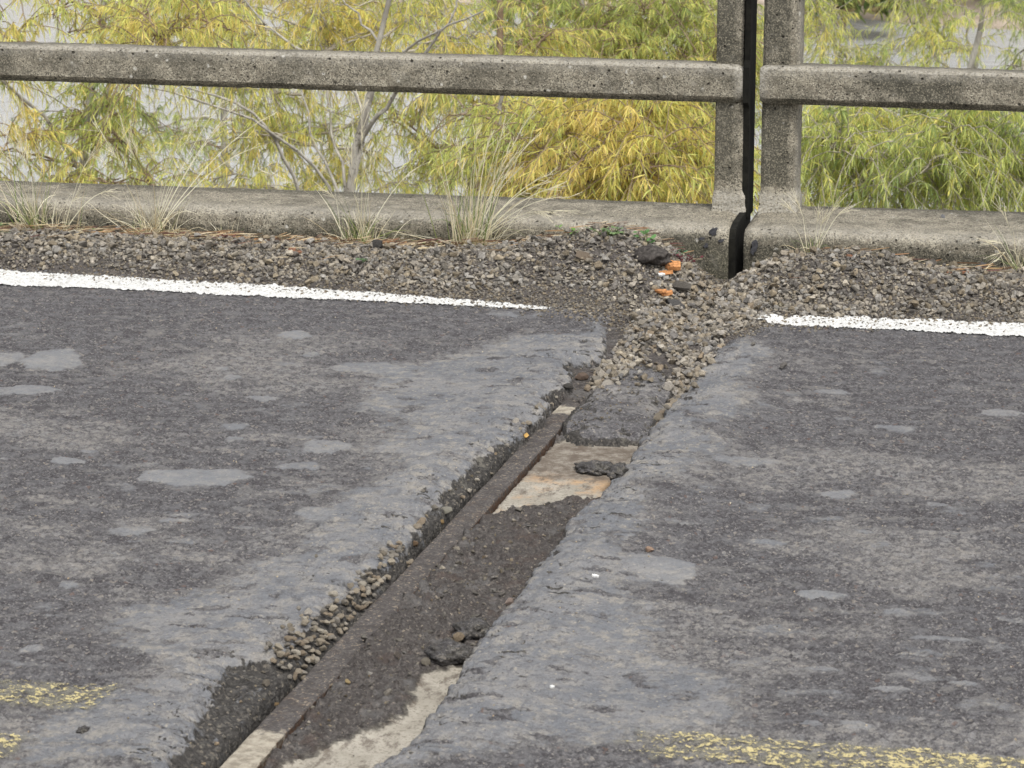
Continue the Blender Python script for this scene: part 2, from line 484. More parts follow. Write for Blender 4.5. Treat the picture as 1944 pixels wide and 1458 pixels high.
def field(x, y):
    n1 = pn(x * 18, y * 18, 1); n2 = pn(x * 55, y * 55, 2); n3 = pn(x * 140, y * 140, 3)
    xl = edge_x(LEDGE, y) + .014 * sst(4.9, 5.0, y) * sst(6.0, 5.7, y); xr = edge_x(REDGE, y)
    sL = xl - x + .017 * n1 + .011 * pn(x * 33, y * 33, 26) + .016 * sst(5.6, 5.0, y) * pn(x * 10, y * 12, 27)
    sR = x - xr + .009 * n1 + .005 * n2 + .002 * n3
    barl = np.interp(y, BARL[:, 1], BARL[:, 0])
    # masks ------------------------------------------------
    warp = .10 * fbm(x * 4, y * 7, 5, 7, .6) + .025 * n2 - .01
    smL = .97 * sst(-.12, .05, in_poly(P_SML, x, y) + warp)
    smR = .92 * sst(-.10, .06, in_poly(P_SMR, x, y) + warp)
    near = np.exp(-np.maximum(np.where(x < -1.3, sL, sR), 0) / .10)
    smooth = np.maximum(np.maximum(smL, smR), .78 * sst(.30, .90, near + .6 * fbm(x * 6, y * 9, 4, 12)))
    blob = np.zeros_like(x)
    for k, (bx, by, rx, ry) in enumerate(BLOBM):
        a = np.arctan2((y - by) / ry, (x - bx) / rx)
        r = np.hypot((x - bx) / rx, (y - by) / ry) * (1 + .13 * np.sin(2 * a + k) + .09 * np.sin(3 * a + 2.1 * k) + .06 * np.sin(7 * a + k)) + .12 * n2
        blob = np.maximum(blob, (1. if k in (0, 2, 4, 5, 6, 16, 17, 19) else .70) * sst(1.15, .75, r))
    holes = sst(.10, .42, fbm(x * 10, y * 22, 4, 21)) * (1 - sst(0, .05, blob))
    smooth = np.clip(smooth * (1 - .85 * holes), 0, 1)
    patchy = sst(.05, .45, fbm(x * 7, y * 14, 4, 77))
    smooth = np.maximum(smooth, .62 * patchy * sst(-.3, .3, fbm(x * 1.4, y * 1.4, 2, 5) + .1 + .5 * sst(6.2, 5.0, y)) * (y < 7.6))
    smooth = np.maximum(smooth, blob)
    band = .5 + .5 * fbm(x * 1.1, y * 2.4, 3, 31)
    dust = sst(.42, .75, band + .25 * fbm(x * 6, y * 11, 3, 33)) * (1 - .75 * sst(7.3, 7.75, y))
    dust = np.maximum(dust, .8 * np.exp(-np.abs(in_poly(P_SML, x, y)) / .05) * (y < 7.7))
    dust = np.maximum(dust, .6 * np.exp(-np.abs(in_poly(P_SMR, x, y)) / .05))
    # slab heights ----------------------------------------
    d = np.where(x < -1.3, sL, sR)
    amp = np.where(x < -1.3, .011, .017) * (1 + .4 * fbm(y * 2.2, x * 0 + 3, 2, 9))
    hump = amp * np.exp(-((d - .10) / .13) ** 2) * (1 - sst(7.5, 8.0, y))
    roll = np.where(x < -1.3, .015, .012) * np.exp(-np.maximum(d, 0) / .014)
    rough = (.0034 * n3 + .0036 * n2 + .0024 * pn(x * 260, y * 260, 4)) * (1 - .72 * smooth)
    slab = .005 * fbm(x * 1.8, y * 1.8, 3, 14) + hump - roll + .0022 * smooth * fbm(x * 26, y * 40, 3, 18) + rough + .0025 * smooth + .002 * blob
    nearj = np.exp(-np.maximum(d, 0) / .16)
    slab = slab + nearj * (.005 * fbm(x * 11, y * 11, 3, 15) - .007 * sst(.30, .42, fbm(x * 16, y * 24, 3, 16)))
    crk = np.abs(fbm(x * 5.5, y * 7, 3, 61))
    slab = slab - .005 * nearj * sst(.03, .0, crk)
    wide = np.exp(-np.maximum(d, 0) / .26) * (y < 8.0)
    tr = fbm(x * 8 + .6 * n1, y * 15, 4, 63) * 3.2
    tf = tr - np.floor(tr)
    terr = np.floor(tr) + sst(.80, 1.0, tf)
    tedge = sst(.78, .86, tf) * sst(1.02, .92, tf)
    slab = slab + wide * .0034 * terr + .0016 * wide * pn(x * 33, y * 60, 64)
    # trough ----------------------------------------------
    inT = (sL <= 0) & (sR <= 0)
    conc = np.maximum(sst(-.016, .014, in_poly(P_TAN, x, y) + .008 * n1 + .007 * n2), sst(-.035, .03, in_poly(P_PALE, x, y) + .016 * n1 + .005 * n2))
    conc = np.where(x > np.interp(y, BARR[:, 1], BARR[:, 0]) - .01, conc, 0)
    tanm = sst(-.02, .02, in_poly(P_TAN, x, y))
    bedz = -.037 + (1 - conc) * (.010 + .013 * fbm(x * 12, y * 18, 4, 50, .6) + .005 * n2 + .0035 * n3 + .004 * pn(x * 90, y * 90, 52)) + .0006 * n3
    lump = sst(.2, .6, fbm(x * 9, y * 9, 3, 55)) * (1 - conc)
    gr_ = np.interp(y, BARR[np.argsort(BARR[:, 1]), 1], BARR[np.argsort(BARR[:, 1]), 0])
    bedz = bedz * 1.
    bt = fbm(x * 13, y * 20, 4, 53) * 3.; bf = bt - np.floor(bt)
    bedz = bedz + (1 - conc) * .0045 * (np.floor(bt) + sst(.75, 1, bf))
    bedz = bedz + .010 * lump * sst(4.9, 5.1, y) * (1 - sst(5.6, 6.1, y))
    far = sst(7.0, 7.35, y)
    gravz = -.030 + .020 * sst(7.3, 8.0, y) + .005 * n1
    bedz = bedz * (1 - far) + gravz * far
    bedz = np.where(y < 7.1, -.058 + (bedz + .058) * sst(-.003, .006, x - gr_ + .0035 * n3 + .003 * n2), bedz)
    rem = sst(-.005, .005, in_poly(P_REM, x, y) + .010 * n1 + .006 * n2)
    rtr = fbm(x * 9, y * 14, 4, 67) * 3.4; rtf = rtr - np.floor(rtr)
    remz = -.004 + .0036 * (np.floor(rtr) + sst(.8, 1, rtf)) - .014 * sst(.05, 0, in_poly(P_REM, x, y)) + .008 * fbm(x * 11, y * 15, 4, 58) + .003 * n2 + .0016 * n3 - .006 * sst(.3, .42, fbm(x * 18, y * 26, 3, 57))
    bedz = np.maximum(bedz, bedz * (1 - rem) + remz * rem)
    # broken strip left of the steel bar
    wid = np.maximum(barl - xl, .02)
    k = np.clip(-sL / (wid * .9), 0, 1)
    strip = -.011 - .013 * k + .005 * n2 + .006 * n1 + .010 * fbm(x * 24, y * 24, 3, 24) - .010 * sst(.2, .5, fbm(x * 15, y * 19, 3, 25))
    slit = np.interp(y, [3.9, 4.85, 4.98, 5.1, 5.6, 5.8, 6.6, 7.1], [.030, .026, .03, .045, .032, .016, .014, .012])
    deep = np.interp(y, [4.88, 5.02, 5.62, 5.8], [.055, .016, .016, .045])
    strip = strip - deep * sst(slit, slit * .45, barl - x + .006 * n2 + .004 * n1)
    strip = np.where(y > 7.1, bedz, strip)
    isL = (x < barl + .004) & (y < 7.1)
    low = np.where(isL, strip, bedz)
    z = slab.copy()
    wl_ = sst(-.006, .004, sL); wr_ = sst(-.008, .004, sR)
    side = np.where(x < -1.28, wl_, wr_)
    z = low * (1 - side) + slab * side
    brk = np.where(x < -1.28, (1 - sst(-.002, .016, sL + .006 * n3)) * (.62 + .38 * sst(-.2, .2, fbm(x * 14, y * 16, 4, 23))), 1 - sst(-.004, .010, sR + .004 * n3)) * (1 - sst(7.6, 7.9, y))
    brk = np.maximum(brk, .62 * nearj * sst(.26, .40, fbm(x * 16, y * 24, 3, 16)))
    brk = np.maximum(brk, .5 * nearj * sst(.04, .01, crk))
    brk = np.maximum(brk, .72 * np.minimum(1, wide * 1.3) * tedge * sst(-.1, .3, fbm(x * 6, y * 9, 2, 65) + .1))
    brk = np.where(inT & (rem > .4), .9 * (sst(.012, .0, in_poly(P_REM, x, y)) + .75 * sst(.78, .86, rtf) * sst(1.02, .92, rtf) + .6 * sst(.1, .35, fbm(x * 14, y * 20, 3, 59))), brk)
    # soil over the shoulder and the throat
    sh = soil_h(x, y)
    edge_y = np.interp(x, [-3.9, -3.42, -2.55, -2.03, -1.66, -1.45, -1.36, -1.30, -1.08, -1.0, -.6, -.29, .5], [8.25, 8.25, 8.19, 8.13, 8.07, 8.0, 7.85, 7.62, 7.72, 8.02, 8.11, 8.14, 8.2])
    sm = sst(-.02, .05, y - edge_y + .03 * n1 + .015 * n2)
    zsoil = np.maximum(sh, 0.0) * sm + .006 * sm + .002 * n2 + np.minimum(sh, 0) * sm
    valley = np.exp(-((x + 1.235) / .085) ** 2)
    top = np.where(valley > .35, z * (1 - sm) + zsoil * sm, np.maximum(z, z * (1 - sm) + zsoil * sm))
    z = z * (1 - sm) + top * sm
    dirt_edge = sst(-.16, -.02, y - edge_y + .05 * n1)
    smooth = smooth * (1 - .8 * dirt_edge); dust = dust * (1 - .9 * dirt_edge)
    return dict(z=z, blob=np.clip(blob * 1.3 - .3, 0, 1) * (1 - dirt_edge), smooth=smooth, dust=dust, brk=np.clip(brk, 0, 1), conc=conc, tan=tanm, sm=sm, inT=inT, isL=isL, rem=rem, sL=sL, sR=sR, xl=xl, xr=xr, edge_y=edge_y)


def zat(x, y):
    return field(np.atleast_1d(np.asarray(x, float)), np.atleast_1d(np.asarray(y, float)))['z']


def on_ground(px, py):
    """first point of the surface along a sight line (the heaps hide what lies behind their crests)"""
    v = ray(px, py)
    t = np.linspace(4.1, 8.69, 420) / v[1]
    p = v[None] * t[:, None] + np.array([0, 0, H])
    below = np.nonzero(p[:, 2] <= field(p[:, 0], p[:, 1])['z'])[0]
    q = p[below[0]] if len(below) else p[-1]
    return np.array([q[0], q[1], float(zat(q[0], q[1])[0])])


NR, NC = 640, 860
Y0, Y1 = 3.95, 8.715
rows = 1 / np.linspace(1 / Y0, 1 / Y1, NR)
XLf = lambda y: -1.96 - (y - 4.66) * .4067 - .35
XRf = lambda y: -.14 - .046 * (y - 4.7) + .40
cc = np.linspace(0, 1, NC)
GX = XLf(rows)[:, None] * (1 - cc) + XRf(rows)[:, None] * cc
GY = np.repeat(rows[:, None], NC, 1)
FLD = field(GX, GY)
V = np.stack([GX, GY, FLD['z']], -1).reshape(-1, 3)
idx = np.arange(NR * NC).reshape(NR, NC)
Q = np.stack([idx[:-1, :-1], idx[:-1, 1:], idx[1:, 1:], idx[1:, :-1]], -1).reshape(-1, 4)


def cell(a):
    return (a[:-1, :-1] + a[:-1, 1:] + a[1:, 1:] + a[1:, :-1]).reshape(-1) / 4


c_soil = cell(FLD['sm'].astype(float)) > .5
c_rem = (cell(FLD['rem']) > .12) & (cell((FLD['inT']).astype(float)) > .5) & ~c_soil
c_bed = (cell((FLD['inT'] & ~FLD['isL']).astype(float)) > .5) & ~c_soil & ~c_rem
c_road = ~(c_soil | c_rem | c_bed)


def sub_mesh(name, mask, cols, mat, parent=None):
    f = Q[mask]
    u, inv = np.unique(f, return_inverse=True)
    me = mesh_np(name, V[u], inv.reshape(-1, 4))
    for an, comps in cols.items():
        add_col(me, an, np.stack([c.reshape(-1)[u] for c in comps], -1))
    return link_mesh(name, me, mat, parent)


Z0 = np.zeros_like(GX)
road = sub_mesh('road', c_road, {'m1': (FLD['smooth'], FLD['dust'], FLD['brk']), 'm3': (FLD['blob'], Z0, Z0)}, M_ASPH)
tag(road, kind='structure')
# the rest of the carriageway beyond the detailed stretch
sk_v = [(XLf(Y0), Y0, 0), (XLf(Y1), Y1, 0), (-14, Y1, 0), (-14, Y0, 0), (XRf(Y0), Y0, 0), (XRf(Y1), Y1, 0), (14, Y1, 0), (14, Y0, 0), (-14, -3, 0), (14, -3, 0)]
sk = mesh_np('road_beyond', np.array(sk_v), np.array([(0, 1, 2, 3), (4, 7, 6, 5), (8, 9, 7, 4), (8, 4, 0, 3)]), False)
add_col(sk, 'm1', np.tile([.3, .4, 0.], (10, 1)))
tag(link_mesh('road', sk, M_ASPH), kind='structure')
soil = sub_mesh('dirt', c_soil, {'m1': (Z0, Z0, Z0)}, M_SOIL)
tag(soil, 'dark dirt and grit heaped between the white edge line and the kerb', kind='stuff')

joint = empty('expansion_joint', (-1.3, 5.7, -.04), 'worn expansion joint with a rusty steel bar and dirt filled concrete bed', 'road joint')
bed = sub_mesh('concrete_bed', c_bed, {'m2': (FLD['conc'], FLD['tan'] * sst(6.55, 6.40, GY + .04 * fbm(GX * 9, GY * 9, 2, 68)), FLD['tan'] * sst(6.36, 6.44, GY + .05 * fbm(GX * 9, GY * 9, 3, 69)) * sst(6.80, 6.70, GY + .05 * fbm(GX * 12, GY * 9, 3, 66)))}, M_BED, joint)
rem = sub_mesh('asphalt_slab', c_rem, {'m1': (.15 * FLD['smooth'] + .14, FLD['dust'] * .5 + .2, FLD['brk'])}, M_ASPH)
tag(rem, 'cracked grey slab of asphalt left bridging the joint below the gravel', 'asphalt slab')

# steel bar
bl = BARL[np.argsort(BARL[:, 1])]
ys = np.concatenate([np.linspace(3.9, 7.12, 420)])
def lin(E, y):
    p = np.polyfit(E[:, 1], E[:, 0], 1); return np.polyval(p, y)
xa, xb = lin(BARL, ys), lin(BARR, ys) - .0005
prof = [(0, -.075), (0, -.0315), (.08, -.0285), (.35, -.028), (.65, -.028), (.92, -.0285), (1, -.0315), (1, -.075)]
vv = []
for j, (k, z) in enumerate(prof):
    x = xa * (1 - k) + xb * k
    w = .0012 * pn(ys * 30, ys * 0 + j * 5.3, 70) + .0022 * pn(ys * 4, ys * 0 + j * .9, 71)
    vv.append(np.stack([x + w, ys, z + .0010 * pn(ys * 45, ys * 0 + j * 3.1, 72) + .0015 * pn(ys * 6, ys * 0 + j * .7, 73)], -1))
vv = np.stack(vv, 1); npf = len(prof)
ii = np.arange(len(ys) * npf).reshape(len(ys), npf)
bar_me = mesh_np('steel_bar', vv.reshape(-1, 3), np.stack([ii[:-1, :-1], ii[:-1, 1:], ii[1:, 1:], ii[1:, :-1]], -1).reshape(-1, 4), False)
yy = vv.reshape(-1, 3)[:, 1]
pale = sst(4.74, 4.56, yy) * .95 + .9 * np.exp(-((yy - 7.02) / .05) ** 2)
edge = np.tile(np.array([0, 0, 0, 0, 0, .05, .5, .8]), len(ys))
add_col(bar_me, 'm2', np.stack([pale, edge, 0 * yy], -1))
link_mesh('steel_bar', bar_me, M_STEEL, joint)

# ------------------------------------------------------------------ bridge deck under the road
def box_mesh(name, x0, x1, y0, y1, z0, z1):
    v = [(x, y, z) for z in (z0, z1) for y in (y0, y1) for x in (x0, x1)]
    return mesh_np(name, np.array(v), np.array([(0, 2, 3, 1), (4, 5, 7, 6), (0, 1, 5, 4), (2, 6, 7, 3), (0, 4, 6, 2), (1, 3, 7, 5)]), False)


for x0, x1 in ((-14, -1.225), (-1.16, 14)):
    b = box_mesh('bridge_deck', x0, x1, -3, 8.99, -.9, -.095)
    add_col(b, 'st', np.tile([.3, 0, 0], (8, 1)))
    tag(link_mesh('bridge_deck', b, M_CONC), kind='structure')


# ------------------------------------------------------------------ parapets: kerb, post, rails
def sweep_x(name, prof_fn, xs, mat, parent, cols=None, cap=True, sharp=False):
    """closed (y,z) profile swept along X; prof_fn(x) -> (n,2)"""
    rings = [np.column_stack([np.full(len(p), x) if np.isscalar(x) else x, p]) for x in xs for p in [prof_fn(x)]]
    n = len(rings[0]); m = len(rings)
    v = np.concatenate(rings)
    i = np.arange(m * n).reshape(m, n)
    q = np.stack([i[:-1], np.roll(i, -1, 1)[:-1], np.roll(i, -1, 1)[1:], i[1:]], -1).reshape(-1, 4)
    if cap:
        c0, c1 = len(v), len(v) + 1
        v = np.vstack([v, rings[0].mean(0), rings[-1].mean(0)])
        a = np.column_stack([i[0], np.roll(i[0], -1), np.full(n, c0), np.full(n, c0)])
        b = np.column_stack([np.roll(i[-1], -1), i[-1], np.full(n, c1), np.full(n, c1)])
        tri = np.vstack([a[:, :3], b[:, :3]])
    me = bpy.data.meshes.new(name)
    faces = [tuple(f) for f in q] + ([tuple(f) for f in tri] if cap else [])
    me.from_pydata([tuple(p) for p in v], [], faces)
    bm = bmesh.new(); bm.from_mesh(me); bmesh.ops.recalc_face_normals(bm, faces=bm.faces)
    for f in bm.faces: f.smooth = len(f.verts) == 4
    if sharp:
        for e in bm.edges:
            dd = e.verts[0].co - e.verts[1].co
            e.smooth = not (abs(dd.x) > 2 * (abs(dd.y) + abs(dd.z)))
    bm.to_mesh(me); bm.free()
    if cols: add_col(me, 'st', cols(np.array([w.co[:] for w in me.vertices])))
    return link_mesh(name, me, mat, parent)


def kerb(parent, x0, x1, gap_end):
    xs = np.concatenate([np.arange(x0, x1, .012), [x1]])
    if x0 < -5: xs = np.concatenate([np.arange(x0, -4.2, .25), np.arange(-4.2, x1, .012), [x1]])
    else: xs = np.concatenate([np.arange(x0, .6, .012), np.arange(.6, x1, .25), [x1]])

    def prof(x):
        yb = np.interp(x, [-3.7, -1.35, -.34], [9.01, 9.085, 9.155])
        e = abs(x - gap_end)
        ch = .016 * math.exp(-(e / .016) ** 2) + .004 * math.exp(-(e / .05) ** 2)
        p = [(8.712, -.12), (8.708, 0.0), (8.704, .04), (8.700, .07), (8.697, .098), (8.698, .112), (8.703, .124), (8.712, .132), (8.726, .1365), (8.75, .139), (8.80, .1405),
             (8.86, .1415), (8.92, .1425), (8.98, .143), (yb - .012, .143), (yb - .003, .140), (yb, .132), (yb, -.12)]
        out = []
        for k, (y, z) in enumerate(p):
            if 0 < k < len(p) - 1:
                f = 1.0 if 3 < k < 9 else .5
                y += .0035 * f * float(pn(x * 9, k * .35, 80)) + .002 * f * float(pn(x * 45, k * .8, 81))
                z += .0016 * float(pn(x * 13, k * .3, 82)) + (.0014 * float(pn(x * 50, k * .9, 83)) if 3 < k < 12 else 0)
                cpl = max(0., float(pn(x * 7, 2.2, 84)) - .55) * .03 if 4 < k < 9 else 0
                y += cpl; z -= cpl * .7
                if k < 9: y += ch * (1 if k > 3 else .6)
                if k > 4: z -= ch * .6
            out.append((y, z))
        return np.array(out)

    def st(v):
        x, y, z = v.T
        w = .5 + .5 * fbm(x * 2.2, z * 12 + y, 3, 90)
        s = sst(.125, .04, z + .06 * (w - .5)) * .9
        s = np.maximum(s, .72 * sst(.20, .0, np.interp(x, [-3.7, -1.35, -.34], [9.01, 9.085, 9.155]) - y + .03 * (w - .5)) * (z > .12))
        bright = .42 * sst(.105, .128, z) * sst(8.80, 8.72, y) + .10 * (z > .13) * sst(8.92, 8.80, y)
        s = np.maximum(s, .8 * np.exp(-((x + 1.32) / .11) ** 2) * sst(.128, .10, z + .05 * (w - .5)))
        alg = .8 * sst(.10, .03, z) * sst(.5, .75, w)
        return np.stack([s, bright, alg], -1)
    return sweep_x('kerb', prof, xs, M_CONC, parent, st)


def rail(parent, x0, x1, y0, y1, z0, z1, gap_end, c=.013):
    dense0, dense1 = max(x0, -4.2), min(x1, .7)
    xs = np.unique(np.concatenate([np.linspace(x0, dense0, 8), np.arange(dense0, dense1, .014), np.linspace(dense1, x1, 8)]))

    def prof(x):
        e = abs(x - gap_end); r = .008 * math.exp(-(e / .01) ** 2)
        p = [(y0, z0 + c * 1.6), (y0, z0 + (z1 - z0) * .4), (y0, z0 + (z1 - z0) * .65), (y0, z1 - c * .9), (y0 + c * .45, z1 - c * .35), (y0 + c * 1.05, z1), (y1 - c, z1), (y1, z1 - c), (y1, z0 + c), (y1 - c, z0), (y0 + c * 1.3, z0)]
        yc, zc = (y0 + y1) / 2, (z0 + z1) / 2
        out = []
        for k, (y, z) in enumerate(p):
            y += .0012 * float(pn(x * 22, k * 1.7, 95)) + .0016 * float(pn(x * 3, k * .2, 96)); z += .0014 * float(pn(x * 20, k * 1.9, 97)) + .0015 * float(pn(x * 2.5, k * .1, 98))
            ch = max(0., float(pn(x * 26, k * 3., 99)) - .62) * .016
            y += ch * (1 if y < yc else -1); z += ch * (1 if z < zc else -1)
            y += r * (1 if y < yc else -1); z += r * (1 if z < zc else -1)
            out.append((y, z))
        return np.array(out)

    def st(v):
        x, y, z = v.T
        s = .8 * (z > z1 - .004) * (y > y0 + .020) + 1. * (z < z0 + .008)  # top face stain, plus painted shade on the underside and lower chamfer
        bright = .75 * sst(z1 - .016, z1 - .009, z) * sst(y0 + .024, y0 + .008, y)  # light along the top front edge, painted as a paler band
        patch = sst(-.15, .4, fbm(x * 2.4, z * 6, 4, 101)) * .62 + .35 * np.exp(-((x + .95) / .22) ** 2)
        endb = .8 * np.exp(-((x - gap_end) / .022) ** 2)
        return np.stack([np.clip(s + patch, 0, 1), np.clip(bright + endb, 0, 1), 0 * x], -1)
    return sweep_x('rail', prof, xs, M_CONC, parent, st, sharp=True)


def post(parent, x0, x1, y0, y1, z1=1.12, cl=.010, cr=.020):
    """square post with chamfered front corners, a thicker grout collar at the foot"""
    zs = np.concatenate([np.arange(.10, .75, .012), np.arange(.76, z1 + .001, .06)])
    rings = []
    for z in zs:
        g = .005 * sst(.215, .175, z) + .003 * sst(.17, .14, z)
        a, b, c, d = x0 - g * .9, x1 + g * .9, y0 - g, y1 + g
        k = 1 - .65 * sst(.215, .17, z)
        ring = [(a, d - .01), (a, c + cl * k), (a + cl * .5 * k, c + cl * .35 * k), (a + cl * 1.2 * k, c), ((a + b) / 2, c), (b - cr * k * 1.05, c), (b - cr * k * .35, c + cr * .45 * k), (b, c + cr * k), (b, d - .01), (b - .01, d), (a + .01, d)]
        rr = []
        for q, (x, y) in enumerate(ring):
            amp = .0012 + .003 * sst(.22, .16, z)
            rr.append((x + amp * float(pn(z * 28, q * 2.7 + x0 * 9, 105)), y + amp * float(pn(z * 26, q * 3.3 + x0 * 7, 106)), z))
        rings.append(rr)
    n = 11; v = [p for r in rings for p in r]
    i = np.arange(len(v)).reshape(-1, n)
    q = np.stack([i[:-1], np.roll(i, -1, 1)[:-1], np.roll(i, -1, 1)[1:], i[1:]], -1).reshape(-1, 4)
    me = bpy.data.meshes.new('post')
    me.from_pydata(v, [], [tuple(f) for f in q] + [tuple(i[-1]), tuple(i[0][::-1])])
    bm = bmesh.new(); bm.from_mesh(me); bmesh.ops.recalc_face_normals(bm, faces=bm.faces); bm.to_mesh(me); bm.free()
    va = np.array(v); x, y, z = va.T
    front = (y < y0 + .006) * 1.
    w = .5 + .5 * fbm(x * 14, z * 3.5, 3, 107)
    s = front * .62 * sst(.2, .24, z) * (.5 + .8 * w) * sst(x1 - .006, x1 - .03, x) + .2 * w
    grout = .85 * sst(.225, .18, z + .02 * (w - .5)) * (z > .135)
    side = .45 * sst(x1 - .012, x1 - .002, x) * (y > y0 + .012)
    add_col(me, 'st', np.stack([np.clip(s, 0, 1), np.clip(grout + side, 0, 1), .5 * sst(.17, .14, z) * (y > y0 + .05)], -1))
    return link_mesh('post', me, M_CONC, parent)


left_par = empty('bridge_parapet', (-1.25, 8.9, .14), 'weathered concrete bridge parapet left of the black gap with long rail, post and kerb', 'bridge parapet')
right_par = empty('bridge_parapet', (-1.1, 8.9, .14), 'weathered concrete bridge parapet right of the black gap, its post with a pale side face', 'bridge parapet')
GL, GR = -1.219, -1.172
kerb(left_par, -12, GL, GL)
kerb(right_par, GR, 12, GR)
post(left_par, -1.302, -1.208, 8.957, 9.075, cl=.006, cr=.017)
post(right_par, -1.158, -1.046, 8.972, 9.115, cl=.010, cr=.030)
for k in range(1, 4):
    post(left_par, -1.302 - 3.05 * k, -1.19 - 3.05 * k, 8.957, 9.075)
    post(right_par, -1.158 + 3.05 * k, -1.046 + 3.05 * k, 8.972, 9.115)
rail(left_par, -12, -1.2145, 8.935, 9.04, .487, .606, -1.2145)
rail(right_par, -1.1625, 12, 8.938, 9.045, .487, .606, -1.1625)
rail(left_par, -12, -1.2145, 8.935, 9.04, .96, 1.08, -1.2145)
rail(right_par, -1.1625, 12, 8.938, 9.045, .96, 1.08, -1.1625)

# black boards added against the left parapet to stand in for the gap's shade
M_GAP_SHADE = mat_flat('black_gap_shade', (.010, .0095, .007), .95, .5, 40)


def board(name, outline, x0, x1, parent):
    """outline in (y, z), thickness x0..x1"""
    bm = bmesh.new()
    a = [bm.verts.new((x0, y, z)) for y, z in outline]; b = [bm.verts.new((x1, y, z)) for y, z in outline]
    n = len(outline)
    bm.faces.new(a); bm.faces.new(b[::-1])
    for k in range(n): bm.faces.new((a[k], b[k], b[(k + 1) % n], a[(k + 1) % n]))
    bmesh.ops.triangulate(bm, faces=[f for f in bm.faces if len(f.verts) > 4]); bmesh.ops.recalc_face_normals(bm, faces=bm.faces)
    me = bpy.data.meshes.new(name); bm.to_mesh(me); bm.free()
    return link_mesh(name, me, M_GAP_SHADE, parent)


board('gap_shade_board', [(8.965, .12), (8.965, .25), (8.962, .47), (8.938, .49), (8.938, .60), (8.962, .62), (8.962, 1.11), (9.10, 1.11), (9.10, .12)], -1.2135, -1.1955, left_par)
board('gap_shade_board', [(8.722, -.11), (8.720, .06), (8.722, .10), (8.74, .128), (8.80, .139), (8.90, .1415), (9.07, .143), (9.07, -.11)], -1.2185, -1.199, left_par)
M_TAR = mat_flat('tar', (.055, .055, .06), .7, .35, 120)


def tar(px, py, w, h, label, seed):
    c = at(px, py, 8.697)
    r = random.Random(seed); n = 14
    bm = bmesh.new(); fr, bk = [], []
    for i in range(n):
        a = 2 * math.pi * i / n; q = r.uniform(.6, 1.15)
        x, z = math.cos(a) * w * q, math.sin(a) * h * q + .25 * math.cos(a) * h
        fr.append(bm.verts.new((x, -.0025, z))); bk.append(bm.verts.new((x * 1.05, .006, z * 1.05)))
    bm.faces.new(fr)
    for i in range(n): bm.faces.new((fr[i], bk[i], bk[(i + 1) % n], fr[(i + 1) % n]))
    bmesh.ops.triangulate(bm, faces=[f for f in bm.faces if len(f.verts) > 4]); bmesh.ops.recalc_face_normals(bm, faces=bm.faces)
    me = bpy.data.meshes.new('tar_splash'); bm.to_mesh(me); bm.free()
    o = link_mesh('tar_splash', me, M_TAR); o.location = c
    return tag(o, label, 'tar splash')


tar(1354, 440, .014, .013, 'dark tar splash on the upper face of the kerb just left of the gap', 1)
tar(1332, 453, .009, .005, 'small tar spot at the left of the dark tar splash', 2)
tar(1340, 466, .009, .008, 'round tar spot below the dark tar splash', 3)
tar(1370, 457, .010, .006, 'tar smear at the kerb edge beside the gap', 4)
tar(1432, 470, .012, .022, 'long dark tar smear on the kerb face right of the gap', 5)
# ------------------------------------------------------------------ painted lines, thin sheets on the asphalt
def mat_film(name, col, col2, kind):
    """worn paint: the film is gone (transparent) where the stones have worn through"""
    t = NT(name)
    a = t.sep(t.attr('pe'))
    if kind == 'white':
        n = t.math('ADD', t.math('MULTIPLY', t.noise(38, 5, .7), .55), t.math('MULTIPLY', t.noise(120, 4, .7), .45))
        al = t.map(t.math('ADD', a[0], t.math('MULTIPLY', t.math('SUBTRACT', n, .5), 1.7)), .30, .44)
        al = t.math('MULTIPLY', al, t.map(t.noise(150, 3, .7), .30, .40, .45, 1.))
        c = t.mix(t.map(t.noise(60, 5, .75), .48, .64), col, col2)
    else:
        v = t.scaled((.75, 1.25, 1))
        n = t.math('ADD', t.math('MULTIPLY', t.noise(74, 5, .72, co=v), .86), t.math('MULTIPLY', t.noise(11, 3, .6), .14))
        fl = t.map(t.math('ADD', n, t.math('MULTIPLY', t.math('SUBTRACT', a[0], 1.), .5)), .505, .565)
        film = t.map(t.math('ADD', t.noise(26, 5, .7), t.math('MULTIPLY', t.math('SUBTRACT', a[0], 1.), .5)), .40, .62, 0., .5)
        al = t.math('MAXIMUM', t.math('MULTIPLY', fl, .82), film)
        c = t.mix(fl, col2, col)
    t.done(c, .75, t.bump(t.noise(140, 4, .7), .003), .25)
    tr = t.n.new('ShaderNodeBsdfTransparent'); mx = t.n.new('ShaderNodeMixShader')
    t.put(mx, 0, al); t.l.new(tr.outputs[0], mx.inputs[1]); t.l.new(t.b.outputs[0], mx.inputs[2])
    t.l.new(mx.outputs[0], t.out.inputs['Surface'])
    return t.m


M_WFILM = mat_film('worn_white_line', (.66, .66, .64), (.46, .45, .43), 'white')
M_YFILM = mat_film('worn_yellow_line', (.62, .53, .27), (.27, .255, .20), 'yellow')


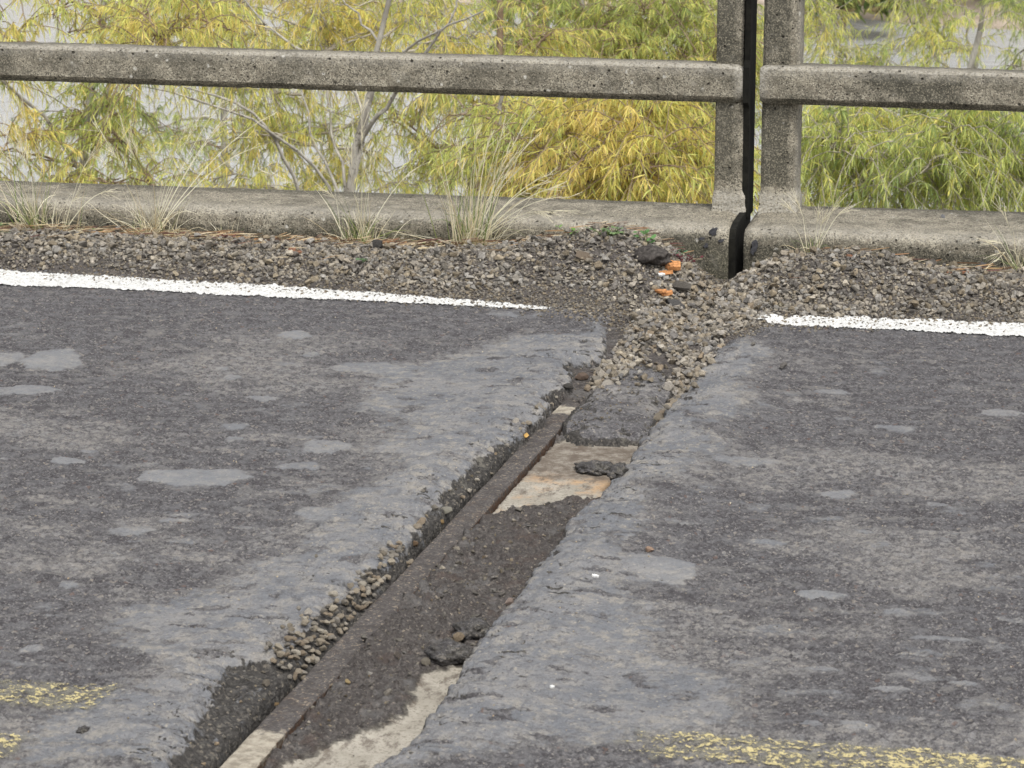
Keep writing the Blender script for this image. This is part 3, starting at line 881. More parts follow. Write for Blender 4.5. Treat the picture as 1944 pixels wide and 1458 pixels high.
def paint(name, x0, x1, ybot, ytop, fade, mat, dx=.0035, dy=.0045, lift=.0034, soft=.022):
    xs = np.arange(x0, x1, dx)
    y0, y1 = min(ybot(x) for x in xs) - .03, max(ytop(x) for x in xs) + .03
    X, Y = np.meshgrid(xs, np.arange(y0, y1, dy))
    yb, yt = np.vectorize(ybot)(X), np.vectorize(ytop)(X)
    f = field(X, Y)
    e = np.minimum(Y - yb + .008 * fbm(X * 14, Y * 14, 3, 120), yt - Y + .014 * fbm(X * 14, Y * 14, 3, 122))
    cov = sst(-soft, soft, e) * sst(fade[0], fade[1], X)
    on = (cov > .02) & ((f['sL'] > .0) | (f['sR'] > .0))
    i = np.arange(X.size).reshape(X.shape)
    q = np.stack([i[:-1, :-1], i[:-1, 1:], i[1:, 1:], i[1:, :-1]], -1).reshape(-1, 4)
    kk = (on[:-1, :-1] & on[1:, 1:] & on[:-1, 1:] & on[1:, :-1]).reshape(-1)
    u, inv = np.unique(q[kk], return_inverse=True)
    me = mesh_np(name, np.stack([X, Y, f['z'] + lift], -1).reshape(-1, 3)[u], inv.reshape(-1, 4))
    add_col(me, 'pe', np.stack([cov, cov, cov], -1).reshape(-1, 3)[u])
    return tag(link_mesh(name, me, mat), kind='structure')


paint('road_marking', -4.1, -1.60, lambda x: np.interp(x, [-4, -3.34, -1.65], [8.05, 8.05, 8.035]), lambda x: np.interp(x, [-4, -3.42, -2.5, -2.0, -1.63], [8.24, 8.236, 8.182, 8.120, 8.064]), (-1.60, -1.70), M_WFILM, soft=.016)
paint('road_marking', -1.085, .75, lambda x: np.interp(x, [-1.07, -.9, -.29, .7], [8.022, 7.995, 7.98, 7.95]), lambda x: np.interp(x, [-1.07, -.95, -.6, -.29, .7], [8.05, 8.08, 8.125, 8.14, 8.15]), (-1.085, -1.02), M_WFILM, soft=.016)
for x0, x1, yb, yt, fade in ((-2.5, -1.60, 4.585, 4.735, (-1.56, -1.80)), (-1.22, .45, 4.575, 4.735, (-1.20, -.66)), (-2.4, -1.70, 4.32, 4.475, (-1.74, -1.85))):
    paint('road_marking', x0, x1, lambda x, v=yb: v, lambda x, v=yt: v, fade, M_YFILM, soft=.02, lift=.003)

# ------------------------------------------------------------------ stones
rng = np.random.default_rng(11)
random.seed(11)


def hull(n, seed, flat=.7, sub=False):
    r = np.random.default_rng(seed)
    p = r.normal(size=(n, 3)); p /= np.linalg.norm(p, axis=1)[:, None]
    p *= r.uniform(.82, 1.08, (n, 1))
    p *= np.array([r.uniform(.85, 1.25), r.uniform(.75, 1.05), flat * r.uniform(.8, 1.1)])
    bm = bmesh.new()
    for q in p: bm.verts.new(q)
    res = bmesh.ops.convex_hull(bm, input=bm.verts)
    bmesh.ops.delete(bm, geom=[g for g in res['geom_interior'] if isinstance(g, bmesh.types.BMVert)], context='VERTS')
    bmesh.ops.triangulate(bm, faces=bm.faces)
    bm.verts.index_update()
    v = np.array([w.co[:] for w in bm.verts]); f = np.array([[w.index for w in t.verts] for t in bm.faces])
    bm.free()
    return v, f


HULLS = [hull(13, 100 + k) for k in range(14)]


def rand_rot(n, r, tilt=.5):
    a = r.uniform(0, 2 * np.pi, n); b = r.normal(0, tilt, n); c = r.normal(0, tilt, n)
    ca, sa, cb, sb, c_, s_ = np.cos(a), np.sin(a), np.cos(b), np.sin(b), np.cos(c), np.sin(c)
    z, o = np.zeros(n), np.ones(n)
    Rz = np.stack([ca, -sa, z, sa, ca, z, z, z, o], -1).reshape(-1, 3, 3)
    Rx = np.stack([o, z, z, z, cb, -sb, z, sb, cb], -1).reshape(-1, 3, 3)
    Ry = np.stack([c_, z, s_, z, o, z, -s_, z, c_], -1).reshape(-1, 3, 3)
    return Rz @ Rx @ Ry


GREY = np.array([(.22, .208, .192), (.27, .25, .225), (.175, .166, .157), (.32, .295, .255), (.235, .212, .182), (.135, .127, .122), (.25, .243, .236)])
TAN = np.array([(.40, .34, .26), (.46, .40, .31), (.33, .285, .22), (.50, .45, .37), (.36, .29, .21), (.30, .27, .225), (.43, .39, .335)])


def stones_mesh(name, pos, size, cols, r):
    vs, fs, cs, off = [], [], [], 0
    n = len(pos)
    kind = r.integers(0, len(HULLS), n); R = rand_rot(n, r)
    for k in range(len(HULLS)):
        s = np.where(kind == k)[0]
        if not len(s): continue
        hv, hf = HULLS[k]
        v = np.einsum('nij,vj->nvi', R[s], hv) * size[s][:, None, None] + pos[s][:, None, :]
        f = hf[None] + (np.arange(len(s)) * len(hv))[:, None, None] + off
        vs.append(v.reshape(-1, 3)); fs.append(f.reshape(-1, 3)); cs.append(np.repeat(cols[s], len(hv), 0))
        off += len(s) * len(hv)
    me = mesh_np(name, np.concatenate(vs), np.concatenate(fs), False)
    add_col(me, 'sc', np.concatenate(cs) * np.array([1.02, .985, .91]))
    return me


def scatter(x0, x1, y0, y1, step, dens, smin, smax, colset, seed, zoff=.0, px=1.6):
    r = np.random.default_rng(seed)
    gx, gy = np.meshgrid(np.arange(x0, x1, step), np.arange(y0, y1, step))
    x = gx.ravel() + r.uniform(-.5, .5, gx.size) * step; y = gy.ravel() + r.uniform(-.5, .5, gx.size) * step
    f = field(x, y)
    k = r.uniform(0, 1, x.size) < dens(x, y, f)
    x, y, z = x[k], y[k], f['z'][k]
    s = smin + (smax - smin) * r.uniform(0, 1, x.size) ** px
    c = colset[r.integers(0, len(colset), x.size)] * r.uniform(.75, 1.25, (x.size, 1))
    return np.stack([x, y, z + s * (.15 + zoff * r.uniform(0, 1, x.size))], -1), s, c


def d_shoulder(x, y, f):
    e = y - f['edge_y'] + .035 * pn(x * 6, y * 6, 140)
    near_kerb = 1 - .9 * sst(8.53, 8.63, y + .02 * pn(x * 5, y, 141))
    bare = 1 - .8 * sst(.25, .5, fbm(x * 4, y * 7, 3, 142)) * (y < 8.4)
    lowd = .15 * np.exp(-((x + 1.60) / .30) ** 2)
    return (.45 + .55 * sst(-.3, .15, fbm(x * 6, y * 9, 3, 145))) * sst(.0, .13, e - lowd) * near_kerb * bare * (np.abs(x + 1.20) > .03)


sets = [scatter(-4.0, .8, 7.9, 8.70, .0128, d_shoulder, .0045, .0122, GREY * 1.25, 201, .4),
        scatter(-4.0, .8, 7.9, 8.70, .0165, lambda x, y, f: .42 * d_shoulder(x, y, f), .006, .0165, np.vstack([GREY * 1.4, TAN[:3] * .75]), 202, 1.2),
        scatter(-4.0, .8, 7.8, 8.70, .0095, lambda x, y, f: 1.0 * sst(-.14, .04, y - f['edge_y'] + .03 * pn(x * 9, y * 9, 143)), .0028, .0068, np.vstack([GREY, TAN[:4] * .6]), 203, .3)]
p_, s_, c_ = (np.concatenate(a) for a in zip(*sets))
gm = stones_mesh('gravel', p_, s_, c_, rng)
g = link_mesh('gravel', gm, M_STONE)
tag(g, 'grey crushed gravel heaped along the kerb on both sides of the gap', kind='stuff')


def d_throat(x, y, f):
    m = sst(7.15, 7.35, y) * sst(8.62, 8.45, y)
    xl = np.interp(y, [7.1, 7.45, 7.55, 7.9, 8.2, 8.6], [-1.36, -1.39, -1.37, -1.38, -1.36, -1.30])
    xr = np.interp(y, [6.7, 7.0, 7.3, 7.8, 8.05, 8.3, 8.6], [-1.128, -1.122, -1.10, -1.085, -1.04, -1.05, -1.12])
    ins = sst(-.015, .02, x - xl + .012 * pn(x * 20, y * 20, 150)) * sst(-.012, .015, xr - x + .01 * pn(x * 20, y * 20, 151))
    dirt = sst(-.01, .03, in_poly([(-1.33, 7.15), (-1.30, 7.62), (-1.24, 7.66), (-1.17, 7.5), (-1.16, 7.15)], x, y))
    side = sst(6.78, 6.9, y) * (x > -1.16 - .02 * (y - 7)) * (f['rem'] < .3)
    return np.clip(m * ins * (1 - .93 * dirt), 0, 1) * .95


ts = [scatter(-1.5, -.98, 7.0, 8.65, .0135, d_throat, .006, .0138, np.vstack([TAN * .72, GREY[:5] * 1.35, GREY * 1.25]) * np.array([.98, 1., 1.06]), 211, .5), scatter(-1.5, -.98, 7.0, 8.65, .016, lambda x, y, f: .65 * d_throat(x, y, f), .007, .015, np.vstack([TAN * .84, GREY[:5] * 1.4]) * np.array([.98, 1., 1.05]), 212, 1.5)]
p_, s_, c_ = (np.concatenate(a) for a in zip(*ts))
g = link_mesh('gravel', stones_mesh('throat_gravel', p_, s_, c_, rng), M_STONE)
tag(g, 'pale brown gravel washed down the dip between the two heaps', kind='stuff')
# grit on the dirt of the joint and loose specks on the asphalt
gs = [scatter(-1.44, -1.12, 4.3, 7.5, .018, lambda x, y, f: .30 * (f['inT'] & (f['conc'] < .3)), .0015, .006, np.vstack([GREY * .7, TAN * .5]), 221, .2),
      scatter(-1.44, -1.12, 4.3, 6.2, .03, lambda x, y, f: .22 * (f['inT'] & ~f['isL'] & (f['conc'] < .3)), .004, .011, np.vstack([GREY * .6, GREY * .9]), 224, -.2),
      scatter(-1.62, -1.38, 4.3, 7.4, .013, lambda x, y, f: .08 * ((f['sL'] < .004) & f['isL']), .002, .006, np.vstack([GREY * .8, TAN * .7]), 222, .2),
      scatter(-3.8, .6, 4.2, 8.1, .07, lambda x, y, f: .35 + 0 * x, .0012, .0032, np.vstack([GREY, TAN * 1.2, [(.4, .36, .30)]]), 223, .3)]
p_, s_, c_ = (np.concatenate(a) for a in zip(*gs))
g = link_mesh('grit', stones_mesh('grit', p_, s_, c_, rng), M_STONE)
tag(g, 'fine grit scattered over the asphalt and along the joint', kind='stuff')

# individual stones, each an object with shared shapes
SHAPES = []
for k in range(16):
    v, f = hull(26, 300 + k, .72)
    SHAPES.append((v, f))


def stone_mesh(col, k):
    v, f = SHAPES[k % len(SHAPES)]
    me = mesh_np('stone', v, f, False)
    add_col(me, 'sc', np.tile(col, (len(v), 1)))
    me.materials.append(M_STONE)
    return me


POOL = {'tan': [stone_mesh(np.array(c) * f, k * 3 + j) for k, c in enumerate(TAN) for j, f in enumerate((1.0, 1.2))],
        'grey': [stone_mesh(np.array(c) * f, k * 3 + j) for k, c in enumerate(GREY) for j, f in enumerate((.9, 1.2))]}
rr = np.random.default_rng(5)


def stone(pos, r, me, label, cat='stone', group=None, sc=(1, 1, 1), name='stone', sink=.25):
    o = bpy.data.objects.new(name, me)
    COL.objects.link(o)
    o.location = (pos[0], pos[1], pos[2] + r * .72 * sc[2] * (1 - sink * 1.2))
    o.rotation_euler = (rr.normal(0, .25), rr.normal(0, .25), rr.uniform(0, 6.28))
    o.scale = (r * sc[0], r * sc[1], r * sc[2])
    return tag(o, label, cat, group)


def place_row(pts_fn, n, smin, smax, pool, label, group, gap=.7, tries=4000, zlift=0.):
    done = []
    for _ in range(tries):
        if len(done) >= n: break
        x, y = pts_fn()
        r = rr.uniform(smin, smax)
        if any((x - a) ** 2 + (y - b) ** 2 < ((r + c) * gap) ** 2 for a, b, c in done): continue
        done.append((x, y, r))
    a = np.array(done)
    z = zat(a[:, 0], a[:, 1])
    for (x, y, r), zz in zip(done, z):
        stone((x, y, zz + zlift), r, POOL[pool][rr.integers(len(POOL[pool]))], label, group=group, sc=(1, rr.uniform(.75, 1), rr.uniform(.8, 1.1)))


def along_bar():
    y = rr.choice([rr.uniform(4.93, 5.08), rr.uniform(5.0, 5.42), rr.uniform(5.1, 5.5), rr.uniform(5.4, 5.72)])
    w = np.interp(y, [4.9, 5.1, 5.25, 5.45, 5.75], [.06, .065, .06, .03, .02])
    return lin(BARL, y) - .010 - abs(rr.normal(0, .55)) * w * .8, y


place_row(along_bar, 165, .0055, .0108, 'tan', 'small tan stone packed in the gap along the left side of the steel bar', 'tan stones packed along the steel bar', .62, zlift=.007)
place_row(lambda: (lin(BARL, y := rr.uniform(5.8, 7.1)) - .008 - abs(rr.normal(0, .012)), y), 24, .006, .012, 'tan', 'small stone wedged under the broken asphalt edge beside the upper part of the steel bar', 'stones wedged beside the upper steel bar', .9)
place_row(lambda: (np.interp(y := rr.uniform(6.86, 7.5), [6.8, 7.0, 7.25, 7.5], [-1.133, -1.128, -1.118, -1.135]) + rr.normal(0, .3) * np.interp(y, [6.85, 7.5], [.012, .06]), y), 62, .009, .0165, 'tan',
          'pale brown stone in the narrow strip between the asphalt slab and the right edge', 'stones beside the asphalt slab', .66)
place_row(lambda: (rr.uniform(-1.385, -1.29), rr.uniform(7.22, 7.52)), 26, .009, .018, 'tan', 'rounded tan stone below the notch in the left asphalt edge', 'stones below the asphalt notch', .75)


def col_stone(px, py, rad_px, col, label, shape=0, z=None, sc=(1, .85, .9), name='stone', cat='stone', sink=.2):
    p = on_ground(px, py) if z is None else gnd(px, py, z)
    r = rad_px * np.linalg.norm(p - np.array([0, 0, H])) / FPX
    return stone(p, r, stone_mesh(np.array(col), shape), label, cat, sc=sc, name=name, sink=sink)


for a in [(1232, 1050, 9, (.52, .36, .26), 'pinkish smooth pebble alone on the asphalt right of the joint', 1),
          (968, 1148, 11, (.42, .33, .28), 'pale pink pebble at the lip of the right asphalt edge', 2),
          (692, 1226, 9, (.25, .23, .20), 'grey stone resting on the right edge of the steel bar', 3),
          (660, 1303, 7, (.50, .38, .20), 'yellow pebble on the dark dirt beside the steel bar', 4),
          (808, 1266, 13, (.27, .24, .19), 'grey brown stone at the upper tip of the pale concrete', 5),
          (870, 1222, 17, (.32, .25, .17), 'large tan stone lodged under the right asphalt edge above the pale concrete', 6),
          (850, 1224, 10, (.16, .14, .12), 'dark stone touching the large tan stone at the right edge', 7),
          (757, 1253, 11, (.15, .125, .105), 'flat brown stone half sunk in dirt midway along the bed', 8),
          (1430, 657, 6, (.26, .24, .21), 'small grey stone just below the start of the right white line', 9),
          (1487, 701, 10, (.20, .185, .17), 'grey stone lying alone on asphalt below the right white line', 10),
          (1482, 586, 8, (.48, .42, .30), 'cream pebble at the foot of the right gravel heap', 11),
          (1415, 606, 5, (.36, .28, .2), 'tan pebble at the tip of the right white line', 12),
          (1108, 492, 17, (.24, .19, .14), 'large flat brown stone on the left gravel heap', 13),
          (1290, 556, 24, (.16, .145, .125), 'big grey rock at the bottom of the gravel dip', 14),
          (1280, 585, 24, (.12, .115, .11), 'dark grey flat rock just below the big rock in the dip', 15),
          (715, 474, 17, (.085, .08, .075), 'dark round stone by the foot of the short grass clump', 1),
          (1865, 506, 16, (.15, .155, .16), 'blue grey angular stone beside the kerb at far right', 2),
          (1780, 558, 9, (.33, .31, .28), 'pale grey stone in the gravel above the right white line', 3),
          (847, 982, 13, (.36, .34, .28), 'pale round stone under the left asphalt edge beside the bar', 4),
          (838, 996, 8, (.42, .29, .14), 'orange brown pebble below the pale round stone by the bar', 5),
          (1104, 722, 19, (.20, .145, .11), 'flat reddish brown rock at the top end of the steel bar', 6),
          (1079, 741, 13, (.085, .078, .07), 'dark rock broken off the left asphalt edge', 7),
          (1045, 406, 6, (.07, .065, .06), 'dark pebble on top of the left kerb', 9),
          (1790, 414, 6, (.25, .25, .26), 'shiny grey pebble on top of the right kerb', 10),
          (940, 546, 7, (.25, .23, .2), 'grey stone at the lower edge of the gravel above the left white line', 11),
          (985, 570, 7, (.18, .165, .15), 'brown stone close above the end of the left white line', 12),
          (505, 1302, 9, (.22, .19, .15), 'brown stone on the broken asphalt at the lower end of the stone row', 13),
          (523, 1341, 7, (.36, .25, .13), 'orange stone at the lower edge of the gap beside the bar', 14),
          (600, 1060, 5, (.3, .27, .22), 'tiny pale stone on smooth asphalt left of the joint', 15),
          (788, 1052, 12, (.30, .20, .12), 'flat brown stone at the upper end of the tan stone row', 2),
          (560, 487, 9, (.24, .21, .18), 'grey brown stone on the gravel in front of the kerb at left', 3)]:
    px, py, rp, c, lab, shp = a
    zz = .142 if (px, py) in ((1045, 406), (1790, 414)) else None
    col_stone(px, py, rp, c, lab, shp, z=zz, sc=(1, .85, .62 if 'flat' in lab else .9))


# lumps of broken asphalt
def lump(px, py, rx, ry, rz, col, label, seed, name='asphalt_lump', cat='asphalt lump', mat=None, rot=0.):
    p = on_ground(px, py)
    bm = bmesh.new(); bmesh.ops.create_icosphere(bm, subdivisions=4, radius=1)
    for w in bm.verts:
        c = w.co
        n = float(fbm(c.x * 1.6 + seed, c.y * 1.6 + c.z * 1.3, 3, seed)) * .45 + float(pn(c.x * 6 + c.z * 4, c.y * 6 - c.z * 3, seed + 5)) * .10
        w.co = c * (1 + n)
    for f in bm.faces: f.smooth = True
    me = bpy.data.meshes.new(name); bm.to_mesh(me); bm.free()
    add_col(me, 'm1', np.tile([.12, .3, .55], (len(me.vertices), 1)))
    o = link_mesh(name, me, mat or M_ASPH)
    # bake size so the grain keeps its scale
    me.transform(Matrix.Diagonal((rx, ry, rz, 1)))
    me.transform(Matrix.Rotation(rot, 4, 'Z'))
    o.location = (p[0], p[1], p[2] + rz * .35)
    return tag(o, label, cat)


lump(1132, 896, .052, .045, .016, None, 'dark lump of asphalt lying on the orange stained concrete', 31)
lump(1172, 899, .020, .05, .016, None, 'narrow asphalt lump against the right edge by the orange concrete', 32)
lump(855, 1248, .045, .045, .022, None, 'dark asphalt lump under the right edge at the top of the pale concrete', 33)
lump(895, 1205, .035, .05, .020, None, 'black asphalt lump under the right asphalt edge above the tan stone', 38)
lump(1235, 497, .05, .07, .028, None, 'black crumbling clod in the hollow by the orange wood block', 34, 'soil_clod', 'clod', M_CLOD, .9)
lump(158, 1388, .011, .013, .006, None, 'dark asphalt crumb between the two yellow strips', 37)


# ------------------------------------------------------------------ wood chips and leaf scraps
def chip(px, py, L, W, T, rot, mat, label, tilt=0., name='wood_chip', cat='wood chip', dz=.004):
    p = on_ground(px, py)
    bm = bmesh.new()
    n = 6
    r = random.Random(int(px * 7 + py))
    top, bot = [], []
    for i in range(n + 1):
        u = -L / 2 + L * i / n
        w0, w1 = -W / 2 + r.uniform(-.12, .12) * W, W / 2 + r.uniform(-.12, .12) * W
        if i in (0, n): w0 *= r.uniform(.5, 1); w1 *= r.uniform(.5, 1)
        top.append((bm.verts.new((u, w0, T)), bm.verts.new((u, w1, T * r.uniform(.8, 1.1)))))
        bot.append((bm.verts.new((u, w0, 0)), bm.verts.new((u, w1, 0))))
    for i in range(n):
        bm.faces.new((top[i][0], top[i + 1][0], top[i + 1][1], top[i][1]))
        bm.faces.new((bot[i][1], bot[i + 1][1], bot[i + 1][0], bot[i][0]))
        bm.faces.new((bot[i][0], bot[i + 1][0], top[i + 1][0], top[i][0]))
        bm.faces.new((top[i][1], top[i + 1][1], bot[i + 1][1], bot[i][1]))
    bm.faces.new((bot[0][1], bot[0][0], top[0][0], top[0][1])); bm.faces.new((bot[n][0], bot[n][1], top[n][1], top[n][0]))
    bmesh.ops.recalc_face_normals(bm, faces=bm.faces)
    me = bpy.data.meshes.new(name); bm.to_mesh(me); bm.free()
    o = link_mesh(name, me, mat)
    o.location = (p[0], p[1], p[2] + dz); o.rotation_euler = (tilt, r.uniform(-.25, .25), rot)
    return tag(o, label, cat)


chip(1277, 516, .046, .034, .014, .2, M_WOOD, 'bright orange wood block below the kerb left of the gap', .40, dz=.014)
chip(1262, 524, .05, .012, .010, .1, M_WOOD, 'thin orange splinter under the orange wood block')
chip(1254, 563, .052, .016, .008, -.9, M_WOOD, 'orange wood sliver pointing down in the gravel dip', .25, dz=.012)
chip(1266, 571, .035, .014, .010, .6, M_WOOD, 'short orange wood chip crossing the sliver in the dip', .2, dz=.012)
chip(763, 451, .032, .024, .008, .5, mat_flat('pale_wood', (.58, .36, .17)), 'pale orange chip by the kerb between two grass clumps', .3)
chip(1818, 522, .065, .012, .006, .15, M_WOODB, 'long brown stick on the gravel at far right')
chip(560, 483, .035, .035, .010, .8, M_WOODB, 'brown bark piece on the gravel below the kerb at left', .2)
chip(480, 437, .03, .012, .006, .1, M_WOOD, 'small orange splinter on dirt along the left kerb')
chip(575, 440, .04, .012, .005, -.1, M_WOOD, 'flat orange splinter near the kerb left of the short grass clump')
chip(1612, 494, .018, .012, .007, .3, M_WOODB, 'tiny brown chip beside the small grass tuft right of the gap')
chip(843, 447, .035, .02, .006, .2, M_WOOD, 'orange bark chip at the left foot of the tall grass clump')
chip(998, 832, .016, .009, .003, 1.2, mat_flat('yellow_leaf', (.50, .31, .10)), 'yellow leaf scrap standing beside the steel bar', .9, 'leaf_scrap', 'leaf')
chip(1256, 528, .02, .012, .006, .5, M_WHITE, 'white paper scrap below the orange wood block', .3, 'paper_scrap', 'litter')
chip(1048, 1308, .008, .007, .004, .5, M_WHITE, 'white chip on the smooth asphalt at lower centre', .1, 'paint_chip', 'paint chip', .0)
chip(1130, 1098, .014, .009, .003, .2, M_WHITE, 'white paint flake on asphalt beside the right edge', .1, 'paint_chip', 'paint chip', .0)
chip(322, 430, .045, .016, .006, .1, M_WOODB, 'brown bark strip at the foot of the wide dry grass clump', .2)


# ------------------------------------------------------------------ grass clumps
def ribbons(name, strips, width, cols, parent=None, mat=None, seg_w=None):
    """strips (n,k,3) centre lines -> camera-independent flat blades with random facing"""
    n, k, _ = strips.shape
    r = np.random.default_rng(len(strips) + k)
    d = strips[:, -1] - strips[:, 0]
    side = np.cross(d, r.normal(size=(n, 3))); side /= np.linalg.norm(side, axis=1)[:, None] + 1e-9
    w = width[:, None] * (seg_w if seg_w is not None else np.linspace(1, .12, k))[None]
    a = strips - side[:, None] * w[..., None] / 2; b = strips + side[:, None] * w[..., None] / 2
    v = np.stack([a, b], 2).reshape(-1, 3)
    i = np.arange(n * k * 2).reshape(n, k, 2)
    q = np.stack([i[:, :-1, 0], i[:, :-1, 1], i[:, 1:, 1], i[:, 1:, 0]], -1).reshape(-1, 4)
    me = mesh_np(name, v, q)
    add_col(me, 'lc', np.repeat(cols, k * 2, 0))
    return link_mesh(name, me, mat, parent)


STRAW = np.array([(.78, .71, .50), (.70, .61, .41), (.84, .79, .60), (.58, .48, .30), (.76, .70, .52)])
GREEN = np.array([(.20, .27, .075), (.27, .31, .11), (.15, .22, .06)])


def grass(px, py, n, hmin, hmax, label, green=.25, lean=(0, 0), spread=.05, stalks=(), droop=1., group=None, flat=.0, up=1.):
    n = int(n * 1.15)
    p = gnd(px, py); p[1] = min(p[1], 8.64); p[0] = at(px, py, p[1])[0]; p[2] = float(zat(p[0], p[1])[0])
    root = empty('grass_clump', p, label, 'grass', group)
    r = np.random.default_rng(int(px))
    k = 7
    base = np.stack([r.normal(0, spread * .45, n), r.normal(0, spread * .22, n), np.zeros(n) - .006], -1)
    base[:, 1] = np.minimum(base[:, 1], 8.685 - p[1])
    az = r.uniform(0, 2 * np.pi, n); out = np.abs(r.normal(0, .62, n)) + .06
    n_ = n; L = 1.3 * r.uniform(hmin, hmax, n) * (1 - .35 * np.clip(out - .3, 0, 1))
    dirs = np.stack([np.cos(az) * out + lean[0] + base[:, 0] * 4, np.sin(az) * out * .55 + lean[1] - .12, np.ones(n) * up], -1)
    lowk = r.uniform(0, 1, n) < flat
    dirs[lowk, 2] = .25; dirs[lowk, :2] *= 2.2; L[lowk] *= .75
    dirs /= np.linalg.norm(dirs, axis=1)[:, None]
    t = np.linspace(0, 1, k)
    dr = r.uniform(.1, 1.25, n) ** 1.4 * droop
    hor = dirs.copy(); hor[:, 2] = 0
    pts = base[:, None] + dirs[:, None] * (L[:, None] * t)[..., None]
    pts[..., 2] -= (dr * L)[:, None] * .62 * t ** 2.6
    pts += hor[:, None] * (dr * L)[:, None, None] * (.35 * t ** 2)[None, :, None]
    pts += np.cumsum(r.normal(0, .0025, (n, k, 3)), 1) * t[None, :, None]
    pts += p
    pts[..., 2] = np.maximum(pts[..., 2], p[2] - .004 + .01 * r.uniform(0, 1, (n, 1)))
    overk = (pts[..., 1] > 8.69) & (pts[..., 2] < .15)
    pts[..., 1] = np.where(overk, 8.688 - .01 * r.uniform(0, 1, (n, 1)), pts[..., 1])
    col = np.where((r.uniform(0, 1, n) < green)[:, None], GREEN[r.integers(0, 3, n)], STRAW[r.integers(0, 5, n)]) * r.uniform(.8, 1.2, (n, 1))
    ribbons('blades', pts, r.uniform(.0018, .0040, n), col, root, M_GRASS)
    st_all = list(stalks)
    for (tx, ty) in stalks:
        for _ in range(2): st_all.append((tx + r.normal(0, 42), ty + abs(r.normal(0, 55))))
    for (tx, ty) in st_all:
        tgt = at(tx, ty, 8.63)
        m = 9; tt = np.linspace(0, 1, m)
        mid = p * .45 + tgt * .55 + np.array([0, 0, .05 + .12 * abs(tgt[0] - p[0])])
        cur = (1 - tt)[:, None] ** 2 * p + 2 * ((1 - tt) * tt)[:, None] * mid + tt[:, None] ** 2 * tgt
        cur[:, 1] = np.minimum(cur[:, 1], 8.66)
        st = [cur + np.array([0, 0, 0])]
        ribbons('stalk', np.stack(st), np.array([.0026]), STRAW[[2]] * 1.05, root, M_GRASS, np.linspace(1, .5, m))
        # airy seed branches near the tip
        nb = 14
        j0 = r.uniform(.62, 1, nb)
        pos = np.stack([np.interp(j0, tt, cur[:, c]) for c in range(3)], -1)
        tang = (cur[-1] - cur[-3]); tang /= np.linalg.norm(tang)
        dv = tang + r.normal(0, .28, (nb, 3)); dv /= np.linalg.norm(dv, axis=1)[:, None]
        ln = r.uniform(.02, .06, nb)
        s5 = np.linspace(0, 1, 4)
        ribbons('seed_head', pos[:, None] + dv[:, None] * (ln[:, None] * s5)[..., None], np.full(nb, .0011), np.tile(STRAW[4], (nb, 1)), root, M_GRASS, np.ones(4))
    return root


grass(62, 418, 90, .09, .34, 'tall dry grass clump at the left end of the kerb', .3, (-.1, 0), .05, [(45, 200), (20, 260), (80, 240), (5, 190)], .7, flat=.2, up=1.5)
grass(120, 416, 70, .05, .16, 'low spreading straw coloured grass clump second from the left', .05, (.1, 0), .07, [(170, 300)], 1., flat=.5)
grass(290, 428, 150, .07, .22, 'wide bleached grass clump with long arching stalks against the left kerb', .08, (.05, 0), .075, [(425, 190), (450, 200), (230, 235), (245, 270), (350, 250)], 1.1, flat=.4)
grass(685, 450, 110, .07, .20, 'short green and straw grass clump near the middle of the left kerb', .4, (.05, 0), .07, [(660, 260), (720, 270), (600, 300), (690, 190)], 1., flat=.3)
grass(893, 455, 170, .09, .40, 'tallest grass clump, its tops bending right over the kerb', .3, (.16, 0), .065, [(1010, 215), (960, 235), (930, 260), (1080, 375), (905, 250), (870, 270), (1050, 330)], .9, flat=.16, up=1.6)
grass(1545, 486, 55, .04, .15, 'small tuft with curled dry blades right of the gap', .5, (-.05, 0), .035, [(1510, 380), (1590, 390)], .9, flat=.3)
grass(1940, 462, 50, .06, .20, 'thin grass tuft cut off by the right edge of the picture', .35, (-.15, 0), .05, [(1900, 400)], 1., flat=.2)
grass(430, 462, 26, .03, .09, 'sparse stubble of dry shoots in the gravel between two clumps', .05, (0, 0), .05, [], .6, flat=.2)

# straw and plant litter along the kerb foot
r = np.random.default_rng(77)
n = 1150
lx = np.concatenate([r.normal(np.interp(r.uniform(0, 1, 860), [0, 1], [-3.7, -1.7]), .1), r.normal(-1.55, .12, 120), r.uniform(-1.0, .4, 170)])
ly = 8.68 - np.abs(r.normal(0, .085, n))
a = r.normal(0, .5, n); L = r.uniform(.015, .09, n)
zz = zat(lx, ly) + r.uniform(.006, .024, n)
t = np.linspace(-.5, .5, 4)
st = np.stack([lx[:, None] + np.cos(a)[:, None] * L[:, None] * t, np.minimum(ly[:, None] + np.sin(a)[:, None] * L[:, None] * t * .5, 8.685), zz[:, None] + (r.uniform(0, .012, n)[:, None]) * (t + .5)], -1)
PAL = np.array([(.34, .19, .10), (.46, .30, .16), (.58, .47, .29), (.22, .13, .09), (.62, .52, .36), (.17, .08, .07)])
lit = ribbons('plant_litter', st, r.uniform(.0015, .004, n), PAL[r.integers(0, 6, n)] * r.uniform(.7, 1.2, (n, 1)), None, M_GRASS, np.array([.6, 1, 1, .5]))
tag(lit, 'brown straw and dead plant bits along the foot of the kerb', kind='stuff')


